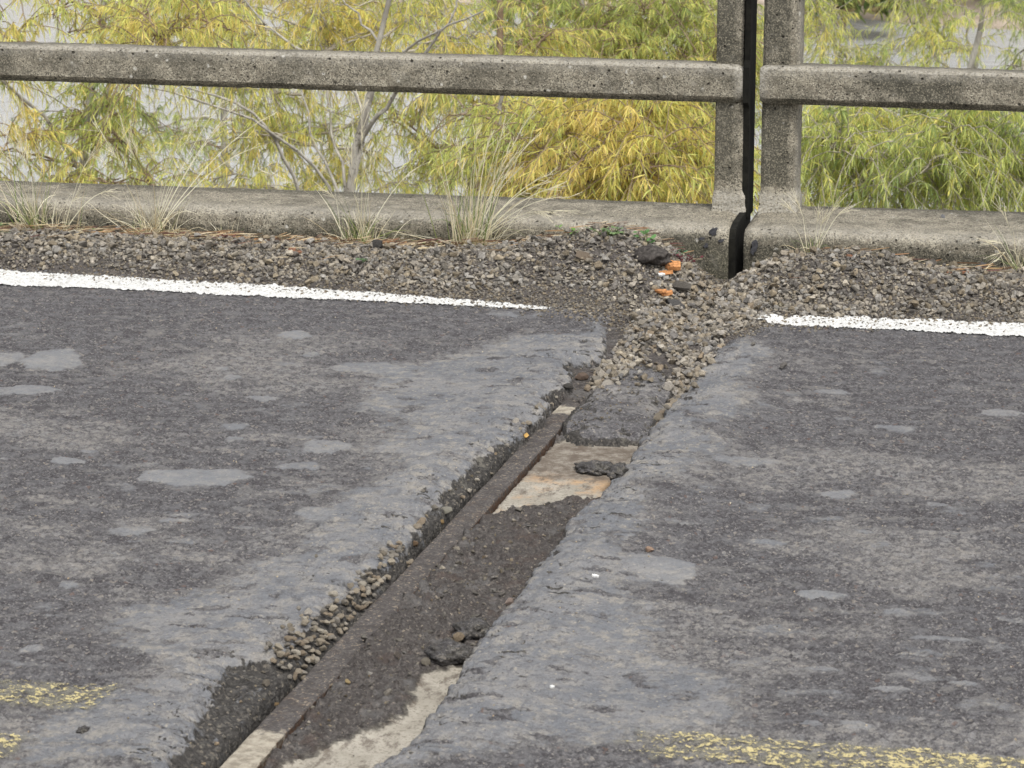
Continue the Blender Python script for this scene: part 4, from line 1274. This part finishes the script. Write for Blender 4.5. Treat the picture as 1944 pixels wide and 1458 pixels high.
# weeds
def weed(px, py, n, size, label, col, leafs=.011, name='weed', cat='weed', high=.03, red=False):
    p = on_ground(px, py + 8)
    p[1] = min(p[1], 8.655); p[2] = float(zat(p[0], p[1])[0]) + .004
    root = empty(name, p, label, cat)
    r = np.random.default_rng(int(px + py))
    vs, fs, cs = [], [], []; off = 0
    sp = []
    for i in range(n):
        c = p + np.array([r.normal(0, size), -abs(r.normal(0, size * .4)), r.uniform(.005, high)])
        sp.append(np.stack([p + (c - p) * np.array([.3, .3, 0.]), p * .4 + c * .6, c]))
        s = leafs * r.uniform(.6, 1.2); a = r.uniform(0, 6.28)
        nn = Vector((r.normal(0, .4), -.35 + r.normal(0, .3), 1)).normalized()
        X = nn.orthogonal().normalized(); Yv = nn.cross(X)
        ring = [Vector(c) + (X * math.cos(q + a) * s + Yv * math.sin(q + a) * s * .75) + nn * (.15 * s if k % 2 else 0) for k, q in enumerate(np.linspace(0, 2 * math.pi, 9)[:-1])]
        vs += [c] + [np.array(q) for q in ring]
        fs += [(off, off + 1 + k, off + 1 + (k + 1) % 8) for k in range(8)]
        cs += [np.array(col) * r.uniform(.7, 1.3)] * 9
        off += 9
    me = mesh_np('leaves', np.array(vs), np.array(fs)); add_col(me, 'lc', np.array(cs))
    link_mesh('leaves', me, M_WEED, root)
    ribbons('stems', np.stack(sp), np.full(n, .0016), np.tile(np.array((.16, .05, .05) if red else (.16, .2, .07)), (n, 1)), root, M_WEED, np.ones(3))
    return root


weed(1155, 445, 34, .030, 'patch of small green weeds on the left gravel heap by the kerb', (.17, .25, .11), .006, high=.028)
weed(1228, 458, 10, .016, 'round leaved green weed at the kerb left of the gap', (.12, .24, .085), .009, high=.040)
weed(1292, 480, 5, .012, 'tiny two leaved seedling in front of the kerb beside the gap', (.10, .24, .12), .007, high=.025)
weed(1085, 442, 7, .018, 'small bright green sprout near the top of the left gravel heap', (.16, .30, .07), .007, high=.03)
weed(15, 412, 14, .022, 'green weed at the extreme left under the dry grass', (.11, .21, .07), .009, high=.03)
weed(192, 413, 5, .014, 'small green leaf tuft on the kerb face between the left grass clumps', (.11, .21, .07), .008, high=.02)
weed(805, 452, 7, .018, 'small green weed by the kerb left of the tallest clump', (.10, .22, .06), .009, high=.02)
weed(1300, 497, 26, .020, 'dark red wiry weed beside the orange wood block', (.11, .028, .035), .005, 'weed', 'weed', .03, True)
weed(425, 450, 22, .03, 'reddish weed patch in the dirt along the left kerb', (.13, .06, .05), .005, 'weed', 'weed', .018, True)
weed(690, 492, 10, .03, 'faint green weed in the gravel below the short grass clump', (.12, .19, .09), .006, high=.012)

# ------------------------------------------------------------------ river, banks
WZ = -6.0


def mat_water():
    t = NT('river_water')
    h = t.math('ADD', t.noise(1.6, 4, .6, co=t.scaled((1, 2.2, 1))), t.math('MULTIPLY', t.noise(7, 3, .6, co=t.scaled((1, 2., 1))), .35))
    t.put(t.b, 'Metallic', 0.)
    t.put(t.b, 'IOR', 1.33)
    return t.done((.40, .41, .405), .12, t.bump(h, .10, .8), .5)


def mat_sand():
    t = NT('river_sand')
    c = t.mix(t.map(t.noise(.35, 5, .6), .38, .62), (.52, .43, .35), (.40, .33, .26))
    c = t.mix(t.math('MULTIPLY', t.map(t.noise(1.3, 4, .7), .5, .64), .7), c, (.26, .22, .16))
    return t.done(c, .95, t.bump(t.noise(3, 5, .7), .15), .1)


M_WATER, M_SAND = mat_water(), mat_sand()
M_GROUND = mat_flat('bank_soil', (.17, .14, .09), .95, .4, 1.5)
w = mesh_np('water', np.array([(-300, 6, WZ), (300, 6, WZ), (300, 90, WZ), (-300, 90, WZ)]), np.array([(0, 1, 2, 3)]), False)
tag(link_mesh('water', w, M_WATER), kind='structure')
gxs, gys = np.meshgrid(np.linspace(-300, 300, 241), np.concatenate([np.linspace(58, 110, 60), np.linspace(115, 900, 30)]))
shore = 66 + 3.2 * fbm(gxs * .05, gxs * 0, 3, 160) + np.where(gxs > -6, -1.5, 0)
hh = -1.2 + 1.2 * sst(-6, 2, gys - shore) + .8 * sst(0, 8, gys - shore) + .05 * np.clip(gys - shore - 4, 0, 60) + .35 * fbm(gxs * .18, gys * .18, 4, 161) * sst(0, 6, gys - shore)
bank = mesh_np('riverbank', np.stack([gxs, gys, WZ + hh], -1).reshape(-1, 3), (lambda i: np.stack([i[:-1, :-1], i[:-1, 1:], i[1:, 1:], i[1:, :-1]], -1).reshape(-1, 4))(np.arange(gxs.size).reshape(gxs.shape)))
tag(link_mesh('riverbank', bank, M_SAND), kind='structure')
gx2, gy2 = np.meshgrid(np.linspace(-120, 120, 120), np.linspace(-60, 24, 60))
h2 = WZ + .45 - .9 * sst(12, 19, gy2 + 2.5 * fbm(gx2 * .07, gy2 * .07, 3, 170)) + .2 * fbm(gx2 * .3, gy2 * .3, 3, 171)
nb_ = mesh_np('ground', np.stack([gx2, gy2, h2], -1).reshape(-1, 3), (lambda i: np.stack([i[:-1, :-1], i[:-1, 1:], i[1:, 1:], i[1:, :-1]], -1).reshape(-1, 4))(np.arange(gx2.size).reshape(gx2.shape)))
tag(link_mesh('ground', nb_, M_GROUND), kind='structure')


# ------------------------------------------------------------------ willows
def tube(vs, fs, pts, radii, sides=6):
    off = sum(len(a) for a in vs)
    pts = np.asarray(pts, float); m = len(pts)
    tan = np.gradient(pts, axis=0); tan /= np.linalg.norm(tan, axis=1)[:, None] + 1e-9
    ref = np.array([.3, .9, .2]); u = np.cross(tan, ref); u /= np.linalg.norm(u, axis=1)[:, None] + 1e-9
    w = np.cross(tan, u)
    a = np.linspace(0, 2 * np.pi, sides, endpoint=False)
    ring = pts[:, None] + (u[:, None] * np.cos(a)[None, :, None] + w[:, None] * np.sin(a)[None, :, None]) * np.asarray(radii)[:, None, None]
    vs.append(ring.reshape(-1, 3))
    i = np.arange(m * sides).reshape(m, sides) + off
    fs.append(np.stack([i[:-1], np.roll(i, -1, 1)[:-1], np.roll(i, -1, 1)[1:], i[1:]], -1).reshape(-1, 4))


def smooth_path(pts, m, r, wob):
    pts = np.asarray(pts, float)
    s = np.concatenate([[0], np.cumsum(np.linalg.norm(np.diff(pts, axis=0), axis=1))]); s /= s[-1]
    tt = np.linspace(0, 1, m)
    q = np.stack([np.interp(tt, s, pts[:, c]) for c in range(3)], -1)
    for _ in range(2): q[1:-1] = (q[:-2] + 2 * q[1:-1] + q[2:]) / 4
    q[1:-1] += r.normal(0, wob, (m - 2, 3))
    return q


def willow(base, trunk, limbs, crowns, pal, label, seed, name='willow_tree', leaf=(.042, .092), lw=.0056, tw_mat=None, r0=.09, bark=None, group='willow trees growing beyond the parapet', hang=.75, limb_r=.028, dens=2.3):
    """trunk, limbs: lists of points; crowns: (centre, radii, number of twigs, share of yellow)"""
    r = np.random.default_rng(seed)
    bark = bark or M_BARK
    root = empty(name, base, label, 'tree', group)
    vs, fs = [], []
    tp = smooth_path([base] + list(trunk), 22, r, .012)
    tube(vs, fs, tp, np.linspace(r0, r0 * .35, 22), 9)
    link_mesh('trunk', mesh_np('trunk', np.concatenate(vs), np.concatenate(fs)), bark, root)
    nodes = [tp[8:]]
    for L in limbs:
        L = list(L)
        d = np.linalg.norm(tp - L[0], axis=1); j = d.argmin()
        pts = smooth_path(L if d[j] < .02 else [tp[max(j - 3, 0)], *L], 16, r, .010)
        vs, fs = [], []
        tube(vs, fs, pts, np.linspace(limb_r, limb_r * .32, 16), 7)
        link_mesh('limb', mesh_np('limb', np.concatenate(vs), np.concatenate(fs)), bark, root)
        nodes.append(pts)
    tv, tf = [], []
    N = np.concatenate(nodes)
    LV = []; LC = []; LW = []
    for (c, rad, n, yel) in crowns:
        n = int(n * dens)
        c, rad = np.array(c), np.array(rad)
        # secondary branches from the nearest limb into the crown
        sec = []
        for _ in range(max(4, n // 14)):
            e = r.normal(size=3); e = e / np.linalg.norm(e) * r.uniform(.2, .95) ** .5
            tip = c + e * rad
            j = np.linalg.norm(N - tip, axis=1) + .6 * np.maximum(0, N[:, 2] - tip[2]) * 1.0
            s = N[j.argmin()]
            mid = (s + tip) / 2 + np.array([0, 0, .10 * np.linalg.norm(tip - s)]) + r.normal(0, .04, 3)
            p = smooth_path([s, mid, tip], 9, r, .008)
            tube(tv, tf, p, np.linspace(.009, .0035, 9), 5)
            sec.append(p)
        S = np.concatenate([q[3:] for q in sec])
        for _ in range(n):
            s = S[r.integers(len(S))] + r.normal(0, .015, 3)
            d = (s - c) / rad * .6 + r.normal(0, .6, 3) + np.array([0, 0, .25]); d /= np.linalg.norm(d)
            Lt = r.uniform(.25, .60)
            m = 8; tt = np.linspace(0, 1, m)
            p = s + d * (Lt * tt)[:, None] + np.array([0, 0, -1.]) * (Lt * hang * r.uniform(.5, 1.2) * tt ** 2)[:, None]
            p += np.cumsum(r.normal(0, .006, (m, 3)), 0)
            tube(tv, tf, p, np.linspace(.0040, .0014, m), 3)
            ycol = yel + .35 * float(pn(s[0] * 1.7 + seed, s[2] * 2.4 + s[1], 180)) + r.normal(0, .10)
            nl = int(Lt / .0108)
            j = np.sort(r.uniform(.12, 1, nl))
            q = np.stack([np.interp(j, tt, p[:, k]) for k in range(3)], -1)
            tdir = p[-1] - p[-3]; tdir /= np.linalg.norm(tdir)
            ld = tdir * .5 + r.normal(0, .42, (nl, 3)) + np.array([0, 0, -.55]); ld /= np.linalg.norm(ld, axis=1)[:, None]
            ll = r.uniform(*leaf, nl) * (1 - .35 * (j > .9))
            t4 = np.linspace(0, 1, 3)
            pts = q[:, None] + ld[:, None] * (ll[:, None] * t4)[..., None]
            pts[..., 2] -= (ll * r.uniform(0, .35, nl))[:, None] * t4 ** 2
            LV.append(pts); LW.append(r.uniform(.7, 1.25, nl) * lw)
            yk = np.clip(ycol + r.normal(0, .22, nl), 0, 1)
            k = yk * (len(pal) - 1); k0 = np.clip(k.astype(int), 0, len(pal) - 2)
            col = pal[k0] * (1 - (k - k0))[:, None] + pal[k0 + 1] * (k - k0)[:, None]
            LC.append(col * r.uniform(.75, 1.2, (nl, 1)))
    tw = link_mesh('twigs', mesh_np('twigs', np.concatenate(tv), np.concatenate(tf)), tw_mat or M_BARK2, root)
    LV, LW, LC = np.concatenate(LV), np.concatenate(LW), np.concatenate(LC)
    ribbons('crown', LV, LW, LC, root, M_LEAF, np.array([.5, 1., .1]))
    return root


#            dark green        green            yellow-green      yellow            amber
PAL_W = np.array([(.29, .38, .14), (.48, .55, .18), (.66, .70, .22), (.82, .76, .22), (.84, .67, .23)])


def C(px, py, Y, rx, rz, n, yel, ry=.55):
    c = at(px, py, Y); s = Y * 1.03 / FPX
    return (c, (rx * s, ry, rz * s), n, yel)


A = at
# 1: far left, thin and yellow, standing in the water
willow(A(170, 1500, 15.5) * np.array([1, 1, 0]) + np.array([0, 0, -6]), [A(175, 700, 15.5), A(150, 420, 15.5), A(158, 250, 15.5), A(185, 120, 15.5), A(200, -60, 15.5)],
       [[A(152, 300, 15.5), A(60, 200, 15.3), A(-40, 120, 15.2)], [A(160, 240, 15.5), A(250, 120, 15.4), A(330, 60, 15.3)]],
       [C(40, 330, 15.0, 130, 70, 34, .72), C(230, 235, 15.6, 110, 85, 46, .45), C(60, 60, 15.4, 160, 60, 40, .6), C(-120, 200, 15.3, 140, 160, 60, .6), C(330, 60, 15.2, 170, 60, 60, .72), C(300, 350, 15.0, 130, 40, 36, .66)],
       PAL_W, 'yellowing willow with a thin pale trunk at the left end beyond the rail', 401, r0=.05, limb_r=.02, dens=1.7)
# 2: grey multi-stemmed one in the middle left
willow(np.array([*A(640, 900, 17)[:2], -6]), [A(642, 520, 17), A(650, 380, 17), A(668, 290, 17), A(700, 190, 17), A(735, 60, 17), A(760, -80, 17)],
       [[A(648, 400, 17), A(605, 300, 16.8), A(520, 252, 16.6), A(445, 212, 16.4), A(370, 186, 16.3), A(270, 163, 16.2)],
        [A(520, 252, 16.6), A(470, 195, 16.5), A(400, 172, 16.5), A(290, 160, 16.4)],
        [A(655, 360, 17), A(590, 270, 17.1), A(578, 190, 17.2), A(560, 110, 17.3)],
        [A(655, 330, 17), A(625, 255, 17.3), A(628, 170, 17.4), A(600, 60, 17.5)],
        [A(715, 140, 17), A(790, 78, 16.8), A(850, 50, 16.7), A(920, 20, 16.6)],
        [A(850, 50, 16.7), A(868, 10, 16.7), A(875, -40, 16.7)],
        [A(730, 80, 17), A(680, 30, 17.2), A(640, -20, 17.2)],
        [A(700, 190, 17), A(570, 95, 17.2), A(490, 35, 17.3), A(450, -20, 17.3)]],
       [C(560, 40, 17.6, 230, 60, 95, .72), C(820, 70, 17.6, 170, 70, 70, .68), C(520, 340, 17.6, 180, 55, 75, .68), C(700, 240, 17.6, 110, 70, 26, .6), C(700, 350, 17.6, 110, 40, 32, .55), C(390, 110, 17.6, 130, 60, 46, .62), C(420, 280, 17.6, 110, 55, 20, .55), C(650, -140, 17.6, 380, 110, 60, .6)],
       PAL_W, 'grey stemmed willow with bare forking limbs behind the left rail', 402, tw_mat=M_TWIG, r0=.042, limb_r=.016, dens=1.5)
# 3: bright yellow crown left of the posts
willow(np.array([*A(1000, 900, 14.6)[:2], -6]), [A(985, 520, 14.6), A(960, 400, 14.6), A(1000, 345, 14.5), A(1060, 315, 14.4), A(1150, 300, 14.3)],
       [[A(1000, 345, 14.5), A(1100, 345, 14.3), A(1170, 352, 14.2), A(1240, 335, 14.1)], [A(985, 360, 14.6), A(1110, 290, 14.3), A(1180, 250, 14.2), A(1240, 200, 14.1)],
        [A(960, 400, 14.6), A(1060, 372, 14.2), A(1130, 330, 14.1)], [A(1000, 345, 14.5), A(940, 250, 14.6), A(960, 130, 14.6)]],
       [C(1180, 275, 14.2, 170, 80, 150, .72), C(1270, 300, 14.0, 100, 80, 80, .8), C(1050, 260, 14.4, 110, 80, 70, .62), C(1010, 340, 14.6, 100, 45, 36, .6), C(900, 240, 14.9, 60, 80, 22, .55), C(1200, 460, 14.2, 220, 80, 60, .55)],
       PAL_W, 'bright yellow willow crown hanging close behind the parapet left of the posts', 403, r0=.06)
# 4: olive mass above the rail, further back
willow(np.array([*A(1150, 900, 20)[:2], -6]), [A(1140, 500, 20), A(1120, 300, 20), A(1110, 120, 20), A(1100, -40, 20)],
       [[A(1115, 200, 20), A(1190, 80, 19.8), A(1260, 20, 19.7)], [A(1115, 150, 20), A(1010, 80, 19.8), A(960, 30, 19.7)], [A(1120, 260, 20), A(1300, 180, 19.8), A(1420, 100, 19.7)]],
       [C(1040, 60, 19.6, 140, 70, 110, .42), C(1220, 60, 19.6, 150, 75, 150, .48), C(1340, 80, 19.6, 110, 90, 120, .44), C(1150, 150, 19.9, 200, 60, 70, .38), C(1330, 280, 20.1, 120, 110, 70, .32), C(1150, -90, 20, 300, 80, 60, .5)],
       PAL_W, 'dense olive green willow behind the yellow crown, above the rail', 404, r0=.06)
# 5: green one right of the posts
willow(np.array([*A(1700, 900, 16.5)[:2], -6]), [A(1700, 500, 16.5), A(1715, 380, 16.5), A(1740, 310, 16.5), A(1790, 250, 16.5), A(1835, 205, 16.5), A(1860, 60, 16.5)],
       [[A(1720, 350, 16.5), A(1690, 320, 16.4), A(1645, 265, 16.3), A(1620, 205, 16.2)], [A(1740, 310, 16.5), A(1745, 240, 16.6), A(1755, 180, 16.7)],
        [A(1740, 310, 16.5), A(1800, 290, 16.2), A(1860, 275, 16.0), A(1935, 235, 15.9)], [A(1715, 380, 16.5), A(1620, 330, 16.2), A(1560, 280, 16.0)], [A(1715, 380, 16.5), A(1830, 340, 16.2), A(1920, 330, 16.0)]],
       [C(1620, 290, 16.0, 110, 90, 130, .30), C(1760, 330, 15.9, 140, 60, 130, .32), C(1880, 280, 16.0, 120, 100, 120, .34), C(1750, 230, 16.6, 140, 60, 70, .36), C(1570, 240, 16.4, 80, 80, 50, .45), C(2060, 260, 16.2, 140, 150, 60, .35), C(1700, 470, 16.2, 280, 70, 60, .3)],
       PAL_W, 'green willow with thin grey stems right of the posts below the rail', 405, r0=.045, limb_r=.016, dens=1.75, tw_mat=M_TWIG)
# 6: behind it, above the right rail
willow(np.array([*A(1850, 900, 23)[:2], -6]), [A(1850, 400, 23), A(1845, 200, 23), A(1855, 90, 23), A(1870, 0, 23), A(1880, -60, 23)],
       [[A(1850, 160, 23), A(1840, 70, 23), A(1832, 5, 23)], [A(1852, 190, 23), A(1760, 90, 22.8), A(1720, 20, 22.7)], [A(1852, 190, 23), A(1930, 110, 22.8), A(1980, 40, 22.7)], [A(1850, 220, 23), A(1640, 140, 22.8), A(1570, 70, 22.7)]],
       [C(1850, 70, 22.6, 110, 80, 90, .42), C(1590, 60, 22.6, 65, 70, 56, .46), C(1760, 110, 22.6, 110, 40, 36, .45), C(1630, 115, 22.6, 90, 30, 30, .5), C(1940, 60, 22.6, 110, 90, 60, .4), C(1560, 10, 22.6, 60, 40, 24, .45), C(1820, -70, 22.8, 240, 60, 50, .4)],
       PAL_W, 'sparse green willow with pale stems above the right rail', 406, r0=.05, limb_r=.018, dens=1.15, tw_mat=M_TWIG)
# 7: thin screen far behind on the left, above the rail
willow(np.array([*A(430, 900, 23)[:2], -6]), [A(430, 400, 23), A(420, 200, 23), A(440, 60, 23), A(470, -60, 23)],
       [[A(425, 150, 23), A(300, 60, 22.8), A(200, 20, 22.8)], [A(425, 150, 23), A(560, 70, 22.8), A(650, 20, 22.8)], [A(425, 220, 23), A(330, 230, 22.8), A(250, 260, 22.7)]],
       [C(280, 60, 22.8, 150, 50, 46, .58), C(540, 70, 22.8, 180, 50, 70, .52), C(700, 40, 22.8, 120, 50, 40, .55), C(260, 270, 22.8, 120, 70, 50, .36), C(480, 200, 22.8, 120, 60, 30, .5), C(440, -80, 23, 380, 60, 50, .5)],
       PAL_W, 'slender willow standing farther out behind the left rail', 407, r0=.05, limb_r=.02, dens=1.9)
# 8: dark trunked one between
willow(np.array([*A(850, 900, 19)[:2], -6]), [A(870, 500, 19), A(900, 330, 19), A(940, 220, 19), A(960, 120, 19), A(950, 0, 19)],
       [[A(930, 240, 19), A(880, 170, 18.8), A(850, 120, 18.8)], [A(900, 330, 19), A(830, 290, 18.8), A(780, 240, 18.7)], [A(950, 150, 19), A(1010, 90, 18.8), A(1050, 60, 18.8)]],
       [C(790, 300, 18.7, 80, 80, 34, .5), C(960, 200, 18.8, 90, 70, 50, .5), C(880, 340, 18.7, 90, 40, 26, .45), C(930, 70, 18.8, 110, 60, 70, .5), C(760, 200, 18.8, 70, 50, 22, .5)],
       PAL_W, 'brown trunked willow between the grey stems and the yellow crown', 408, r0=.06, bark=M_BARK2, limb_r=.02, dens=1.6)

# scrub on the far bank
r = np.random.default_rng(909)
FAR = [(1560, 20, 66, 1.5, 'low green bush on the far bank just right of the posts'), (1600, 62, 63.5, 1.0, 'small bush at the far water edge below the sandy patch'), (1770, 20, 68, 1.8, 'green bush on the far bank right of the sandy patch'), (1880, 10, 70, 2.2, 'tall bush on the far bank at the right end'),
       (1660, -8, 74, 1.8, 'bush on the far bank above the sandy patch'), (980, 0, 76, 2.4, 'bush on the far bank behind the olive willow'), (1180, 0, 74, 2.6, 'wide bush on the far bank behind the middle of the rail'), (150, -18, 82, 2.2, 'bush on the far bank at the left above the pink sand')]
for px, py, Y, R, lab in FAR:
    c = at(px, py, Y)
    c[2] = WZ + .6 + .02 * (Y - 62)
    root = empty('bank_bush', c, lab, 'bush', 'bushes on the far bank')
    n = 1500
    e = r.normal(size=(n, 3)); e /= np.linalg.norm(e, axis=1)[:, None]; e *= r.uniform(.35, 1, (n, 1)) ** .6
    e[:, 2] = np.abs(e[:, 2])
    q = c + e * np.array([R * 1.4, R, R * .8]) * (1 + .3 * pn(e[:, 0] * 3 + px, e[:, 1] * 3, 5))[:, None]
    d = r.normal(0, .5, (n, 3)) + np.array([0, 0, .2]); d /= np.linalg.norm(d, axis=1)[:, None]
    L = r.uniform(.15, .4, n)
    st = q[:, None] + d[:, None] * (L[:, None] * np.linspace(0, 1, 3))[..., None]
    pal = np.array([(.10, .15, .04), (.17, .22, .06), (.28, .28, .09), (.22, .17, .08)])
    ribbons('crown', st, r.uniform(.05, .10, n), pal[r.integers(0, 4, n)] * r.uniform(.7, 1.2, (n, 1)), root, M_LEAF, np.array([.6, 1, .3]))
    vs, fs = [], []
    for k in range(5):
        tip = c + np.array([r.normal(0, R * .5), r.normal(0, R * .4), R * .6])
        tube(vs, fs, smooth_path([c - np.array([0, 0, .5]), (c + tip) / 2, tip], 5, r, .03), np.linspace(.05, .02, 5), 5)
    link_mesh('stem', mesh_np('stem', np.concatenate(vs), np.concatenate(fs)), M_BARK2, root)
